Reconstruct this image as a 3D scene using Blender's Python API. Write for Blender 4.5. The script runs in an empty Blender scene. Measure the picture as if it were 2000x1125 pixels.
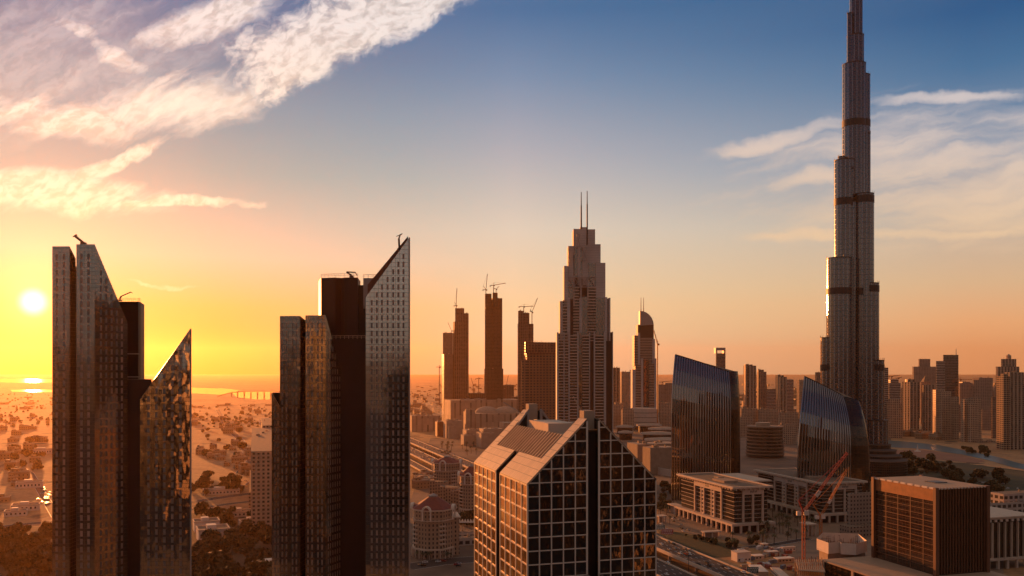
import bpy, math, random
from mathutils import Vector, Matrix
rnd = random.Random(7)
SC = bpy.context.scene
COL = SC.collection
R = math.radians

def s2l(c):
    return tuple(((v / 255) / 12.92 if v / 255 <= 0.04045 else ((v / 255 + 0.055) / 1.055) ** 2.4) for v in c)

# ---------------------------------------------------------------- camera
F, H, HY = 1700.0, 150.0, 722.0           # focal length in photo pixels, eye height, horizon row
cam = bpy.data.cameras.new('camera')
cam.sensor_width = 36.0
cam.lens = 36.0 * F / 2000.0
cam.shift_y = (HY - 562.5) / 2000.0
cam.clip_start, cam.clip_end = 1.0, 90000.0
camo = bpy.data.objects.new('camera', cam)
COL.objects.link(camo)
camo.location = (0, 0, H)
camo.rotation_euler = (R(90), 0, 0)
SC.camera = camo

# ---------------------------------------------------------------- exposure
SC.view_settings.view_transform = 'Standard'
SC.view_settings.look = 'None'
SC.view_settings.gamma = 1.0
SC.view_settings.exposure = 1.3
SC.cycles.max_bounces = 6
SC.cycles.diffuse_bounces = 2
SC.cycles.glossy_bounces = 4
SC.cycles.transparent_max_bounces = 8
SC.cycles.volume_bounces = 0
SC.cycles.use_denoising = True
SC.cycles.sample_clamp_indirect = 4.0

# ---------------------------------------------------------------- node helper
class E:
    """one socket of a node tree with arithmetic"""
    def __init__(s, t, k): s.t, s.k = t, k
    def m(s, op, *a, clamp=False):
        n = s.t.nodes.new('ShaderNodeMath'); n.operation = op; n.use_clamp = clamp
        for i, v in enumerate((s,) + a):
            if isinstance(v, E): s.t.links.new(v.k, n.inputs[i])
            else: n.inputs[i].default_value = v
        return E(s.t, n.outputs[0])
    def __add__(s, o): return s.m('ADD', o)
    __radd__ = __add__
    def __mul__(s, o): return s.m('MULTIPLY', o)
    __rmul__ = __mul__
    def __sub__(s, o): return s.m('SUBTRACT', o)
    def __rsub__(s, o): return (s * -1.0) + o
    def __truediv__(s, o): return s.m('DIVIDE', o)
    def max(s, o): return s.m('MAXIMUM', o)
    def min(s, o): return s.m('MINIMUM', o)
    def gt(s, o): return s.m('GREATER_THAN', o)
    def lt(s, o): return s.m('LESS_THAN', o)
    def fract(s): return s.m('FRACT')
    def floor(s): return s.m('FLOOR')
    def pow(s, o): return s.m('POWER', o)
    def sq(s): return s * s
    def smooth(s, a, b, lo=0.0, hi=1.0):
        n = s.t.nodes.new('ShaderNodeMapRange'); n.interpolation_type = 'SMOOTHSTEP'
        s.t.links.new(s.k, n.inputs[0])
        for i, v in zip((1, 2, 3, 4), (a, b, lo, hi)): n.inputs[i].default_value = v
        return E(s.t, n.outputs[0])
    def lin(s, a, b, lo=0.0, hi=1.0):
        n = s.t.nodes.new('ShaderNodeMapRange')
        s.t.links.new(s.k, n.inputs[0])
        for i, v in zip((1, 2, 3, 4), (a, b, lo, hi)): n.inputs[i].default_value = v
        return E(s.t, n.outputs[0])

def comb(t, x, y, z):
    n = t.nodes.new('ShaderNodeCombineXYZ')
    for i, v in enumerate((x, y, z)):
        if isinstance(v, E): t.links.new(v.k, n.inputs[i])
        else: n.inputs[i].default_value = v
    return E(t, n.outputs[0])

def sep(t, v):
    n = t.nodes.new('ShaderNodeSeparateXYZ'); t.links.new(v.k, n.inputs[0])
    return [E(t, o) for o in n.outputs]

def noise(t, v, scale, detail=4.0, rough=0.55, col=False, dist=0.0):
    n = t.nodes.new('ShaderNodeTexNoise')
    if v is not None: t.links.new(v.k, n.inputs['Vector'])
    n.inputs['Scale'].default_value = scale; n.inputs['Detail'].default_value = detail
    n.inputs['Roughness'].default_value = rough; n.inputs['Distortion'].default_value = dist
    return E(t, n.outputs[1 if col else 0])

def white(t, v, col=False):
    n = t.nodes.new('ShaderNodeTexWhiteNoise'); n.noise_dimensions = '3D'
    t.links.new(v.k, n.inputs['Vector'])
    return E(t, n.outputs[1 if col else 0])

def ramp(t, f, stops, interp='LINEAR'):
    n = t.nodes.new('ShaderNodeValToRGB'); t.links.new(f.k, n.inputs[0])
    cr = n.color_ramp; cr.interpolation = interp
    while len(cr.elements) < len(stops): cr.elements.new(0.5)
    for e, (p, c) in zip(cr.elements, stops):
        e.position = p; e.color = (*c, 1)
    return E(t, n.outputs[0])

def mix(t, f, a, b, mode='MIX'):
    n = t.nodes.new('ShaderNodeMix'); n.data_type = 'RGBA'; n.blend_type = mode
    if isinstance(f, E): t.links.new(f.k, n.inputs[0])
    else: n.inputs[0].default_value = f
    for i, v in ((6, a), (7, b)):
        if isinstance(v, E): t.links.new(v.k, n.inputs[i])
        else: n.inputs[i].default_value = (*v, 1)
    return E(t, n.outputs[2])

# ---------------------------------------------------------------- sky
SUN_AZ = math.atan2(65 - 1000, F)                              # from straight ahead, negative is to the left
SUN_EL = math.atan2((HY - 590) / F, math.hypot(1, (65 - 1000) / F))
SUN = Vector((math.sin(SUN_AZ) * math.cos(SUN_EL), math.cos(SUN_AZ) * math.cos(SUN_EL), math.sin(SUN_EL)))
SKYK = 0.42
def build_world():
    w = bpy.data.worlds.new('World'); SC.world = w; w.use_nodes = True
    t = w.node_tree; t.nodes.clear()
    tc = t.nodes.new('ShaderNodeTexCoord')
    d = E(t, tc.outputs['Generated'])
    dx, dy, dz = sep(t, d)
    hl = (dx.sq() + dy.sq()).m('SQRT').max(0.001)
    s = (dx * math.sin(SUN_AZ) + dy * math.cos(SUN_AZ)) / hl    # 1 towards the sun, -1 away from it
    f = dz.max(0.0)
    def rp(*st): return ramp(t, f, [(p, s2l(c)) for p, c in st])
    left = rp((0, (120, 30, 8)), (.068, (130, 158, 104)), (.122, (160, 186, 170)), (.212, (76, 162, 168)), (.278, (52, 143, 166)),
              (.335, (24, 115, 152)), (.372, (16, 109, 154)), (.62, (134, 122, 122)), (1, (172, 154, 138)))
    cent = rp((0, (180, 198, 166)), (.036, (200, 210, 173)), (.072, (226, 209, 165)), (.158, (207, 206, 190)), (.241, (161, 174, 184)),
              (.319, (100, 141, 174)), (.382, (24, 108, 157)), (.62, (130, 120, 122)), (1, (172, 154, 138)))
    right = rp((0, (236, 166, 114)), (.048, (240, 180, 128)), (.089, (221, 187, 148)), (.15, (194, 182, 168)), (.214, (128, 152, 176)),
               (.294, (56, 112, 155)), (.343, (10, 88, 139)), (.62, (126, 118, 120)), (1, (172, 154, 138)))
    back = rp((0, (112, 78, 58)), (.03, (158, 132, 114)), (.12, (184, 165, 150)), (.19, (140, 132, 132)), (.28, (66, 82, 110)), (.42, (36, 62, 102)), (.65, (112, 104, 106)), (1, (172, 154, 138)))  # top stops of all ramps raised warm, added to lift shaded surfaces
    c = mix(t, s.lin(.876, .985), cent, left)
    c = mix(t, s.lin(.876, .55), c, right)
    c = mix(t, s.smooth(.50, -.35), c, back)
    # clouds, fixed by direction (a, b are the tangents of the bearing and of the height)
    yy = dy.max(0.05)
    q0 = dx / yy * 17.0 + 10.0
    r0 = 7.22 - dz / yy * 17.0
    v0 = comb(t, q0, r0, 0.0)
    wn = noise(t, v0, .55, 5, .6, col=True)
    wx, wy, wz = sep(t, wn)
    q = q0 + (wx - .5) * 1.3
    r = r0 + (wy - .5) * .8
    def rot(a):
        ca, sa = math.cos(R(a)), math.sin(R(a))
        return q * ca + r * sa, r * ca - q * sa
    def ell(cx, cy, rx, ry, a=0.0):
        ca, sa = math.cos(R(a)), math.sin(R(a))
        X = ((q - cx) * ca + (r - cy) * sa) / rx
        Y = ((r - cy) * ca - (q - cx) * sa) / ry
        return 1.0 - (X.sq() + Y.sq())
    a1, b1 = rot(-27)
    puff = noise(t, comb(t, a1 * 1.0, b1 * 1.7, 3.0), 4.2, 4, .5)
    wisp = noise(t, comb(t, a1 * .38, b1 * 2.3, 8.0), 1.15, 5, .52, dist=.25)
    a2, b2 = rot(-9)
    wispr = noise(t, comb(t, a2 * .45, b2 * 2.3, 5.0), 1.0, 6, .55, dist=.25)
    # long altocumulus band with a firm lower edge
    ca, sa = math.cos(R(-27)), math.sin(R(-27))
    al = (q - 6.6) * ca + (r - .72) * sa
    ac = (r - .72) * ca - (q - 6.6) * sa
    band = (ac.lin(.66, .30) .min(ac.lin(-1.1, -.25))).min(al.lin(-2.6, -1.2))
    C1 = (band * 1.45 + (puff - .52) * 1.6).smooth(.0, 1.3) * band.smooth(0, .35)
    C2 = (ell(3.3, 2.0, 2.4, .72, -4).max(ell(1.1, 2.3, 2.1, .55, 8)) * 1.0 + (wisp - .47) * 2.2).smooth(0, 1.25)
    C3 = (ell(4.0, .38, 1.8, .5, -14).max(ell(2.0, .95, 1.4, .3, 28) - .25) * 1.1 + (wisp - .48) * 2.2).smooth(0, 1.2)
    C4 = (ell(.9, 3.75, 2.6, .5, 6).max(ell(2.2, 3.2, 1.3, .22, -22)).max(ell(3.2, 4.0, 2.0, .12, -3)) * 1.1 + (wisp - .45) * 1.9).smooth(0, 1.0)
    C5 = (ell(3.2, 5.58, .7, .05, 1) + (wisp - .5) * .8).smooth(0, 1.3)
    C6 = (ell(19.0, 3.35, 4.4, 1.45, -5).max(-1.2) * .8 + (wispr - .42) * 2.8).smooth(-.1, 1.5)
    C7 = (ell(15.3, 2.75, 1.9, .2, -13).max(ell(16.3, 3.45, 1.5, .26, -8)).max(ell(18.5, 1.9, 1.9, .14, -1)).max(ell(17.5, 4.6, 3.6, .16, -1)).max(ell(19.2, 4.2, 3.0, .5, -4) * .9) + (wispr - .42) * 2.4).smooth(0, 1.45)
    C8 = (ell(1.2, 1.2, 4.2, 1.7, -10).max(-1.0) * .8 + (wisp - .5) * 1.6).smooth(-.1, 1.4) * .5
    leftcl = C1.max(C2).max(C3).max(C4 * .9).max(C5 * .5).max(C8)
    rightcl = C6.max(C7) * .92
    front = dy.smooth(.05, .25)
    hc = r0.lin(.5, 4.2)
    colL = mix(t, hc, s2l((240, 232, 224)), s2l((255, 242, 206)))
    shade = (puff.smooth(.32, .62, .72, 1.06))
    colL2 = mix(t, 1.0, colL, comb(t, shade, shade, shade * 1.02), 'MULTIPLY')
    bright = C2 * ell(3.7, 2.0, 1.6, .75).max(0.0)
    colL3 = mix(t, bright * .8, colL2, s2l((255, 246, 226)))
    c = mix(t, (leftcl * front * .92), c, colL3)
    colR = mix(t, r0.lin(2.0, 4.6), s2l((214, 204, 202)), s2l((238, 206, 168)))
    c = mix(t, (rightcl * front), c, colR)
    # glow round the sun
    dot = (dx * SUN.x + dy * SUN.y + dz * SUN.z).min(1.0)
    ang = dot.m('ARCCOSINE') * (180 / math.pi)
    disc = ang.smooth(1.0, .0) * 2.6
    g1 = (ang * (-1 / 1.6)).m('EXPONENT') * 1.2
    g2 = (ang * (-1 / 5.0)).m('EXPONENT') * .25
    glow = comb(t, disc + g1 + g2, disc * .9 + g1 * .62 + g2 * .3, disc * .6 + g1 * .25 + g2 * .02)
    c = mix(t, 1.0, c, glow, 'ADD')
    sky = t.nodes.new('ShaderNodeTexSky'); sky.sky_type = 'NISHITA'; sky.sun_disc = False
    sky.sun_elevation = SUN_EL; sky.sun_rotation = SUN_AZ; sky.air_density = 1.4; sky.dust_density = 3.0
    b1n = t.nodes.new('ShaderNodeBackground'); t.links.new(sky.outputs[0], b1n.inputs[0]); b1n.inputs[1].default_value = .05
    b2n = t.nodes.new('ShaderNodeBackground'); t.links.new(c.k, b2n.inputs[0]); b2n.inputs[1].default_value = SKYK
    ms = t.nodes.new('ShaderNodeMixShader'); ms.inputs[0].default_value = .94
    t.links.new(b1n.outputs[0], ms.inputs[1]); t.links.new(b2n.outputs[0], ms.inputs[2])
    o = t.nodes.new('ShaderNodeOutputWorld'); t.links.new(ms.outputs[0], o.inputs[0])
build_world()

# ---------------------------------------------------------------- sun
sl = bpy.data.lights.new('sun', 'SUN'); sl.energy = 3.4; sl.angle = R(.5); sl.color = (1.0, .32, .08)
so = bpy.data.objects.new('sun', sl); COL.objects.link(so)
so.location = SUN * 3000
so.rotation_euler = SUN.to_track_quat('Z', 'Y').to_euler()

# ---------------------------------------------------------------- haze
HAZE = 2.3e-5
def build_haze():
    m = bpy.data.materials.new('haze'); m.use_nodes = True
    t = m.node_tree; t.nodes.clear()
    p = t.nodes.new('ShaderNodeVolumePrincipled')
    p.inputs['Color'].default_value = (.95, .56, .25, 1)
    p.inputs['Density'].default_value = HAZE
    p.inputs['Anisotropy'].default_value = .71
    o = t.nodes.new('ShaderNodeOutputMaterial'); t.links.new(p.outputs[0], o.inputs['Volume'])
    S = 27000
    vs = [(x, y, z) for z in (-4, 832) for y in (-3000, S) for x in (-S, S)]
    me = bpy.data.meshes.new('haze')
    me.from_pydata(vs, [], [(0, 2, 3, 1), (4, 5, 7, 6), (0, 1, 5, 4), (2, 6, 7, 3), (0, 4, 6, 2), (1, 3, 7, 5)])
    me.materials.append(m)
    o = bpy.data.objects.new('haze', me); COL.objects.link(o); o['kind'] = 'stuff'
if HAZE > 0: build_haze()
# ================================================================ mesh and object helpers
def X(px, d): return (px - 1000) * d / F
def Z(py, d): return H - (py - HY) * d / F
def P(px, d): return Vector((X(px, d), d))
def GD(py, z=0.0): return (H - z) * F / (py - HY)          # distance of a point at height z seen on row py
YAW = math.atan2(1000 - 497, F)                            # the street grid
UD = Vector((-math.sin(YAW), math.cos(YAW)))               # away from the viewer along the streets
VD = Vector((math.cos(YAW), math.sin(YAW)))                # across
def hit(p, dr, px):
    m = (px - 1000) / F
    return p + dr * ((p.x - m * p.y) / (m * dr.y - dr.x))
def gridbox(xl, xc, xr, d, ldep=None, rdep=None):
    c = P(xc, d)
    a = hit(c, UD, xl) if xl < xc else c + UD * ldep
    b = hit(c, VD, xr) if xr > xc else c + VD * rdep
    if ldep: a = c + UD * ldep
    if rdep: b = c + VD * rdep
    return [c, b, b + (a - c), a]

class MB:
    def __init__(s): s.v, s.f, s.mi, s.uv = [], [], [], []
    def face(s, pts, mi=0, uv=None):
        n = len(s.v); s.v += [tuple(p) for p in pts]
        s.f.append(tuple(range(n, n + len(pts)))); s.mi.append(mi); s.uv.append(uv)
    def prism(s, plan, z0, zt, mi=0, top=1, cap=True, bottom=False):
        n = len(plan)
        zt = zt if isinstance(zt, (list, tuple)) else [zt] * n
        u = 0.0
        for i in range(n):
            a, b = plan[i], plan[(i + 1) % n]
            L = math.hypot(b[0] - a[0], b[1] - a[1])
            s.face([(a[0], a[1], z0), (b[0], b[1], z0), (b[0], b[1], zt[(i + 1) % n]), (a[0], a[1], zt[i])], mi,
                   [(u, z0), (u + L, z0), (u + L, zt[(i + 1) % n]), (u, zt[i])])
            u += L
        if cap: s.face([(p[0], p[1], z) for p, z in zip(plan, zt)], top, [(p[0], p[1]) for p in plan])
        if bottom: s.face([(p[0], p[1], z0) for p in reversed(plan)], top)
    def box(s, x0, x1, y0, y1, z0, z1, mi=0, top=None, bottom=True):
        s.prism([(x0, y0), (x1, y0), (x1, y1), (x0, y1)], z0, z1, mi, mi if top is None else top, True, bottom)
    def bar(s, p0, p1, w, h=None, mi=0):
        p0, p1 = Vector(p0), Vector(p1); h = h or w
        d = (p1 - p0).normalized()
        a = d.cross(Vector((0, 0, 1)))
        a = a.normalized() if a.length > 1e-4 else Vector((1, 0, 0))
        b = a.cross(d)
        q = [a * (w / 2) * i + b * (h / 2) * j for i, j in ((-1, -1), (1, -1), (1, 1), (-1, 1))]
        A = [p0 + k for k in q]; B = [p1 + k for k in q]
        for i in range(4):
            j = (i + 1) % 4
            s.face([A[j], A[i], B[i], B[j]], mi)
        s.face(A, mi); s.face(B[::-1], mi)
    def cyl(s, cx, cy, z0, z1, r0, r1=None, n=16, mi=0, top=None, sx=1.0, ph=0.0):
        r1 = r0 if r1 is None else r1
        an = [2 * math.pi * i / n + ph for i in range(n)]
        A = [(cx + r0 * math.cos(a) * sx, cy + r0 * math.sin(a), z0) for a in an]
        B = [(cx + r1 * math.cos(a) * sx, cy + r1 * math.sin(a), z1) for a in an]
        L = 2 * math.pi * r0 / n
        for i in range(n):
            j = (i + 1) % n
            s.face([A[i], A[j], B[j], B[i]], mi, [(i * L, z0), ((i + 1) * L, z0), ((i + 1) * L, z1), (i * L, z1)])
        if r1 > .01: s.face(B, mi if top is None else top)
    def build(s, name, mats, parent=None, world=False, smooth=False):
        mats = mats if isinstance(mats, (list, tuple)) else [mats]
        v = s.v
        if world and parent is not None:
            inv = (Matrix.Translation(parent.location) @ Matrix.Rotation(parent.rotation_euler.z, 4, 'Z')).inverted()
            v = [inv @ Vector(p) for p in v]
        me = bpy.data.meshes.new(name)
        me.from_pydata([tuple(p) for p in v], [], s.f)
        for m in mats: me.materials.append(m)
        k = len(mats) - 1
        me.polygons.foreach_set('material_index', [min(i, k) for i in s.mi])
        ul = me.uv_layers.new(name='uv')
        flat = []
        for f, uv in zip(s.f, s.uv):
            for i in range(len(f)): flat += (uv[i] if uv else (0.0, 0.0))
        ul.data.foreach_set('uv', flat)
        if smooth: me.polygons.foreach_set('use_smooth', [True] * len(s.f))
        o = bpy.data.objects.new(name, me); COL.objects.link(o)
        if parent is not None: o.parent = parent
        return o

def tag(o, label=None, cat=None, group=None, kind=None):
    if label: o['label'] = label
    if cat: o['category'] = cat
    if group: o['group'] = group
    if kind: o['kind'] = kind
    return o
def thing(name, label, cat, loc=(0, 0, 0), rz=0.0, group=None):
    o = bpy.data.objects.new(name, None); COL.objects.link(o)
    o.location = loc; o.rotation_euler = (0, 0, rz); o.empty_display_size = 1
    return tag(o, label, cat, group)
def dup(root, loc, rz=0.0, sc=1.0, label=None, group=None):
    c = root.copy(); COL.objects.link(c)
    c.location = loc; c.rotation_euler = (0, 0, rz); c.scale = (sc, sc, sc) if not isinstance(sc, tuple) else sc
    if label: c['label'] = label
    if group: c['group'] = group
    for ch in [k for k in KIDS.get(root.name, [])]:
        n = ch.copy(); COL.objects.link(n); n.parent = c
    return c
KIDS = {}
def proto(root):
    KIDS[root.name] = [o for o in COL.objects if o.parent == root]
    return root

# ================================================================ materials
def newmat(name):
    m = bpy.data.materials.new(name); m.use_nodes = True
    t = m.node_tree; b = t.nodes['Principled BSDF']
    return m, t, b
def uvxy(t):
    n = t.nodes.new('ShaderNodeUVMap'); n.uv_map = 'uv'
    x, y, z = sep(t, E(t, n.outputs[0])); return x, y
def plain(name, col, rough=.8, metal=0.0, var=.25, scale=.15, ior=1.45):
    m, t, b = newmat(name)
    tc = t.nodes.new('ShaderNodeTexCoord')
    n = noise(t, E(t, tc.outputs['Object']), scale, 5, .6)
    k = n.lin(.25, .75, 1 - var, 1 + var)
    c = mix(t, 1.0, col, comb(t, k, k, k), 'MULTIPLY')
    t.links.new(c.k, b.inputs['Base Color'])
    b.inputs['Roughness'].default_value = rough; b.inputs['Metallic'].default_value = metal; b.inputs['IOR'].default_value = ior
    return m
def normal_wobble(t, b, cells, amt, wave=0.0, wscale=.2):
    """each pane of a curtain wall hangs at a very slightly different angle"""
    g = t.nodes.new('ShaderNodeNewGeometry')
    va = t.nodes.new('ShaderNodeVectorMath'); va.operation = 'SUBTRACT'
    t.links.new(white(t, cells, True).k, va.inputs[0]); va.inputs[1].default_value = (.5, .5, .5)
    vs = t.nodes.new('ShaderNodeVectorMath'); vs.operation = 'SCALE'; t.links.new(va.outputs[0], vs.inputs[0]); vs.inputs['Scale'].default_value = amt
    ad = t.nodes.new('ShaderNodeVectorMath'); ad.operation = 'ADD'
    t.links.new(g.outputs['Normal'], ad.inputs[0]); t.links.new(vs.outputs[0], ad.inputs[1])
    last = ad
    if wave:
        px, py, pz = sep(t, E(t, g.outputs['Position'])); n = noise(t, comb(t, px, py, pz * .4), wscale, 3, .5, col=True)
        vb = t.nodes.new('ShaderNodeVectorMath'); vb.operation = 'SUBTRACT'; t.links.new(n.k, vb.inputs[0]); vb.inputs[1].default_value = (.5, .5, .5)
        vc = t.nodes.new('ShaderNodeVectorMath'); vc.operation = 'SCALE'; t.links.new(vb.outputs[0], vc.inputs[0]); vc.inputs['Scale'].default_value = wave
        a2 = t.nodes.new('ShaderNodeVectorMath'); a2.operation = 'ADD'
        t.links.new(ad.outputs[0], a2.inputs[0]); t.links.new(vc.outputs[0], a2.inputs[1]); last = a2
    nn = t.nodes.new('ShaderNodeVectorMath'); nn.operation = 'NORMALIZE'; t.links.new(last.outputs[0], nn.inputs[0])
    t.links.new(nn.outputs[0], b.inputs['Normal'])
def glass(name, pw, ph, col=(.014, .010, .008), line=(.03, .022, .018), ior=2.2, wob=.012, wave=.03, wscale=.2, lw=.05, rough=.06):
    """curtain wall: dark reflective panes between thin joints"""
    m, t, b = newmat(name)
    u, v = uvxy(t)
    cu, cv = u / pw, v / ph
    fu, fv = cu.fract(), cv.fract()
    ln = (fu.lt(lw)).max(fv.lt(lw * pw / ph * 1.3))
    cell = comb(t, cu.floor(), cv.floor(), 0.0)
    k = white(t, cell).lin(0, 1, .6, 1.4)
    g = mix(t, 1.0, col, comb(t, k, k, k), 'MULTIPLY')
    t.links.new(mix(t, ln, g, line).k, b.inputs['Base Color'])
    t.links.new(ln.lin(0, 1, rough, .6).k, b.inputs['Roughness'])
    t.links.new(ln.lin(0, 1, ior, 1.3).k, b.inputs['IOR'])
    normal_wobble(t, b, cell, wob, wave, wscale)
    return m
def facade(name, wall, win=(.02, .018, .018), cw=3.6, ch=3.4, a=(.25, .75), bb=(.25, .8), ior=1.7, wr=.75, rough=.15, big=None, off=(0, 0), var=.2):
    """wall with a regular grid of window openings; big=(every n bays, share) adds wide piers"""
    m, t, b = newmat(name)
    u, v = uvxy(t)
    cu, cv = (u + off[0]) / cw, (v + off[1]) / ch
    fu, fv = cu.fract(), cv.fract()
    w = fu.gt(a[0]) * fu.lt(a[1]) * fv.gt(bb[0]) * fv.lt(bb[1])
    if big: w = w * ((cu / big[0]).fract().gt(big[1]))
    cell = comb(t, cu.floor(), cv.floor(), 0.0)
    k = white(t, cell).lin(0, 1, .4, 1.7)
    g = mix(t, 1.0, win, comb(t, k, k, k), 'MULTIPLY')
    tc = t.nodes.new('ShaderNodeTexCoord')
    n = noise(t, E(t, tc.outputs['Object']), .05, 5, .65).lin(.25, .75, 1 - var, 1 + var)
    wc = mix(t, 1.0, wall, comb(t, n, n, n), 'MULTIPLY')
    t.links.new(mix(t, w, wc, g).k, b.inputs['Base Color'])
    t.links.new(w.lin(0, 1, wr, rough).k, b.inputs['Roughness'])
    t.links.new(w.lin(0, 1, 1.4, ior).k, b.inputs['IOR'])
    return m
def ground_mat():
    m, t, b = newmat('sandy_ground')
    g = t.nodes.new('ShaderNodeNewGeometry'); p = E(t, g.outputs['Position'])
    n1 = noise(t, p, .0022, 6, .6); n2 = noise(t, p, .02, 6, .65); n3 = noise(t, p, .15, 4, .6)
    c = ramp(t, n1 * .5 + n2 * .5, [(.28, (.13, .065, .026)), (.42, (.32, .17, .07)), (.55, (.44, .25, .11)), (.7, (.56, .34, .165))])
    k = n3.lin(.3, .7, .7, 1.2)
    c = mix(t, 1.0, c, comb(t, k, k, k), 'MULTIPLY')
    vo = t.nodes.new('ShaderNodeTexVoronoi'); t.links.new(p.k, vo.inputs['Vector']); vo.inputs['Scale'].default_value = .03
    vs_ = E(t, vo.outputs['Distance'])
    scrub = (noise(t, p, .007, 5, .6).smooth(.54, .62)) * vs_.lt(.42)
    c = mix(t, scrub, c, (.045, .035, .018))
    t.links.new(c.k, b.inputs['Base Color']); b.inputs['Roughness'].default_value = .95
    return m

M = {}
M['ground'] = ground_mat()
M['asphalt'] = plain('asphalt', (.05, .036, .028), .85, var=.3, scale=.05)
M['paving'] = plain('paving', (.24, .16, .105), .85, var=.3, scale=.06)
M['grass'] = plain('park_lawn', (.05, .05, .02), .95, var=.4, scale=.04)
M['sandlot'] = plain('red_sand', (.30, .14, .08), .95, var=.2, scale=.03)
M['paint'] = plain('white_road_paint', (.75, .72, .66), .6, var=.1)
M['barrier'] = plain('barrier_concrete', (.62, .47, .34), .8, var=.15)
M['conc'] = plain('concrete', (.36, .26, .18), .85, var=.2)
M['cream'] = plain('cream_stone', (.60, .46, .34), .8, var=.12)
M['white'] = plain('white_render', (.74, .62, .50), .75, var=.1)
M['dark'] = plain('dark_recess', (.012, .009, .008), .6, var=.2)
M['darkmetal'] = plain('dark_metal', (.03, .024, .02), .45, .3)
M['brownclad'] = plain('brown_cladding', (.022, .010, .008), .55, var=.25, ior=1.35)
M['greyclad'] = plain('grey_cladding', (.31, .27, .24), .5, .0, var=.1)
M['roof'] = plain('roof_gravel', (.20, .145, .10), .9, var=.3, scale=.3)
M['tanroof'] = plain('tan_roof', (.42, .29, .19), .85, var=.12)
M['tan'] = plain('tan_wall', (.44, .32, .22), .85, var=.15)
M['red'] = plain('red_paint', (.30, .02, .014), .45, var=.15)
M['orange'] = plain('orange_paint', (.55, .16, .03), .45, var=.15)
M['redroof'] = plain('red_roof_tiles', (.17, .035, .025), .7, var=.25, scale=.4)
M['steel'] = plain('steel', (.3, .28, .26), .4, .6)
M['trunk'] = plain('bark', (.09, .06, .04), .9)
M['water'] = plain('water', (.02, .03, .03), .06, var=.1, ior=1.33)
M['teal'] = plain('lake_water', (.05, .12, .13), .35, var=.2, scale=.02, ior=1.33)
def leafmat(name, col):
    m, t, b = newmat(name)
    oi = t.nodes.new('ShaderNodeObjectInfo'); g = t.nodes.new('ShaderNodeNewGeometry')
    k = E(t, oi.outputs['Random']).lin(0, 1, .6, 1.35) * noise(t, E(t, g.outputs['Position']), .5, 2).lin(.3, .7, .65, 1.35)
    t.links.new(mix(t, 1.0, col, comb(t, k, k, k * .9), 'MULTIPLY').k, b.inputs['Base Color'])
    b.inputs['Roughness'].default_value = .8
    return m
M['leaf'] = leafmat('foliage', (.085, .062, .022))
M['palm'] = leafmat('palm_fronds', (.07, .065, .025))
# ================================================================ glass towers on the left
M['g_silver'] = glass('silver_curtain_wall', 1.7, 1.72, (.020, .016, .013), (.09, .075, .065), 4.5, .008, .016, .12, .05)
M['g_bronze'] = glass('bronze_curtain_wall', 1.7, 1.72, (.018, .011, .008), (.07, .05, .04), 2.4, .012, .06, .5, .05)
M['g_brown'] = glass('brown_curtain_wall', 1.7, 1.72, (.022, .016, .012), (.08, .06, .05), 2.7, .010, .03, .2, .05)
M['g_glint'] = glass('glinting_curtain_wall', 1.7, 1.72, (.02, .012, .008), (.07, .05, .04), 3.4, .014, .15, .45, .05)
M['winpanel'] = plain('window_panel', (.22, .17, .14), .5, var=.35, scale=.12, ior=1.6)

def pl(*pts): return [P(a, b) for a, b in pts]
def sides(front, tops_px, back, z0=0):
    """plan and tops of a slab: front points with photo rows for their tops, then back points"""
    plan = [P(a, b) for a, b in front]
    zt = [Z(y, b) for (a, b), y in zip(front, tops_px)]
    for (pt, z) in back: plan.append(pt); zt.append(z)
    return plan, zt
def slab(front, tops_px, depth):
    plan, zt = sides(front, tops_px, [])
    bk = [(Vector((p.x, p.y + depth)), z) for p, z in zip(plan, zt)]
    bk = [(P(a, b + depth), z) for (a, b), z in zip(front, zt)]
    plan += [b[0] for b in bk[::-1]]; zt += [b[1] for b in bk[::-1]]
    return plan, zt
def panels(parent, walls, mat, name='window', n_parts=100, zmin=0.0):
    """opening panels on curtain walls: the first hundred as parts, the rest as one part"""
    quads = []
    for (p0, p1, z0t, z1t, cols, w, rh, wh, zoff) in walls:
        dr = (p1 - p0).normalized(); L = (p1 - p0).length; nr = Vector((dr.y, -dr.x))
        for c in cols:
            q = hit(p0, dr, c); s = (q - p0).dot(dr)
            ztop = z0t + (z1t - z0t) * min(max((s + (w / 2 if z1t < z0t else -w / 2)) / L, 0), 1)
            k = int((ztop - 1.6 - zoff) // rh)
            while k > 0:
                z = zoff + k * rh - wh
                if z < zmin: break
                quads.append((q - dr * w / 2, q + dr * w / 2, nr, z, z + wh)); k -= 1
    quads.sort(key=lambda q: -q[3])
    def add(mb, q):
        a, b, n, za, zb = q; o = n * .07
        A, B = a + o, b + o
        mb.face([(A.x, A.y, za), (B.x, B.y, za), (B.x, B.y, zb), (A.x, A.y, zb)])
        mb.face([(a.x, a.y, zb), (A.x, A.y, zb), (B.x, B.y, zb), (b.x, b.y, zb)])
        mb.face([(b.x, b.y, za), (B.x, B.y, za), (A.x, A.y, za), (a.x, a.y, za)])
        mb.face([(a.x, a.y, za), (A.x, A.y, za), (A.x, A.y, zb), (a.x, a.y, zb)])
        mb.face([(B.x, B.y, za), (b.x, b.y, za), (b.x, b.y, zb), (B.x, B.y, zb)])
    vis = [q for q in quads if q[4] > 55]
    pick = vis[:n_parts]; ps = set(map(id, pick))
    for q in pick:
        mb = MB(); add(mb, q); mb.build(name, mat, parent, True)
    mb = MB()
    for q in quads:
        if id(q) not in ps: add(mb, q)
    if mb.f: tag(mb.build(name, mat, parent, True), kind='stuff')
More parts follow.
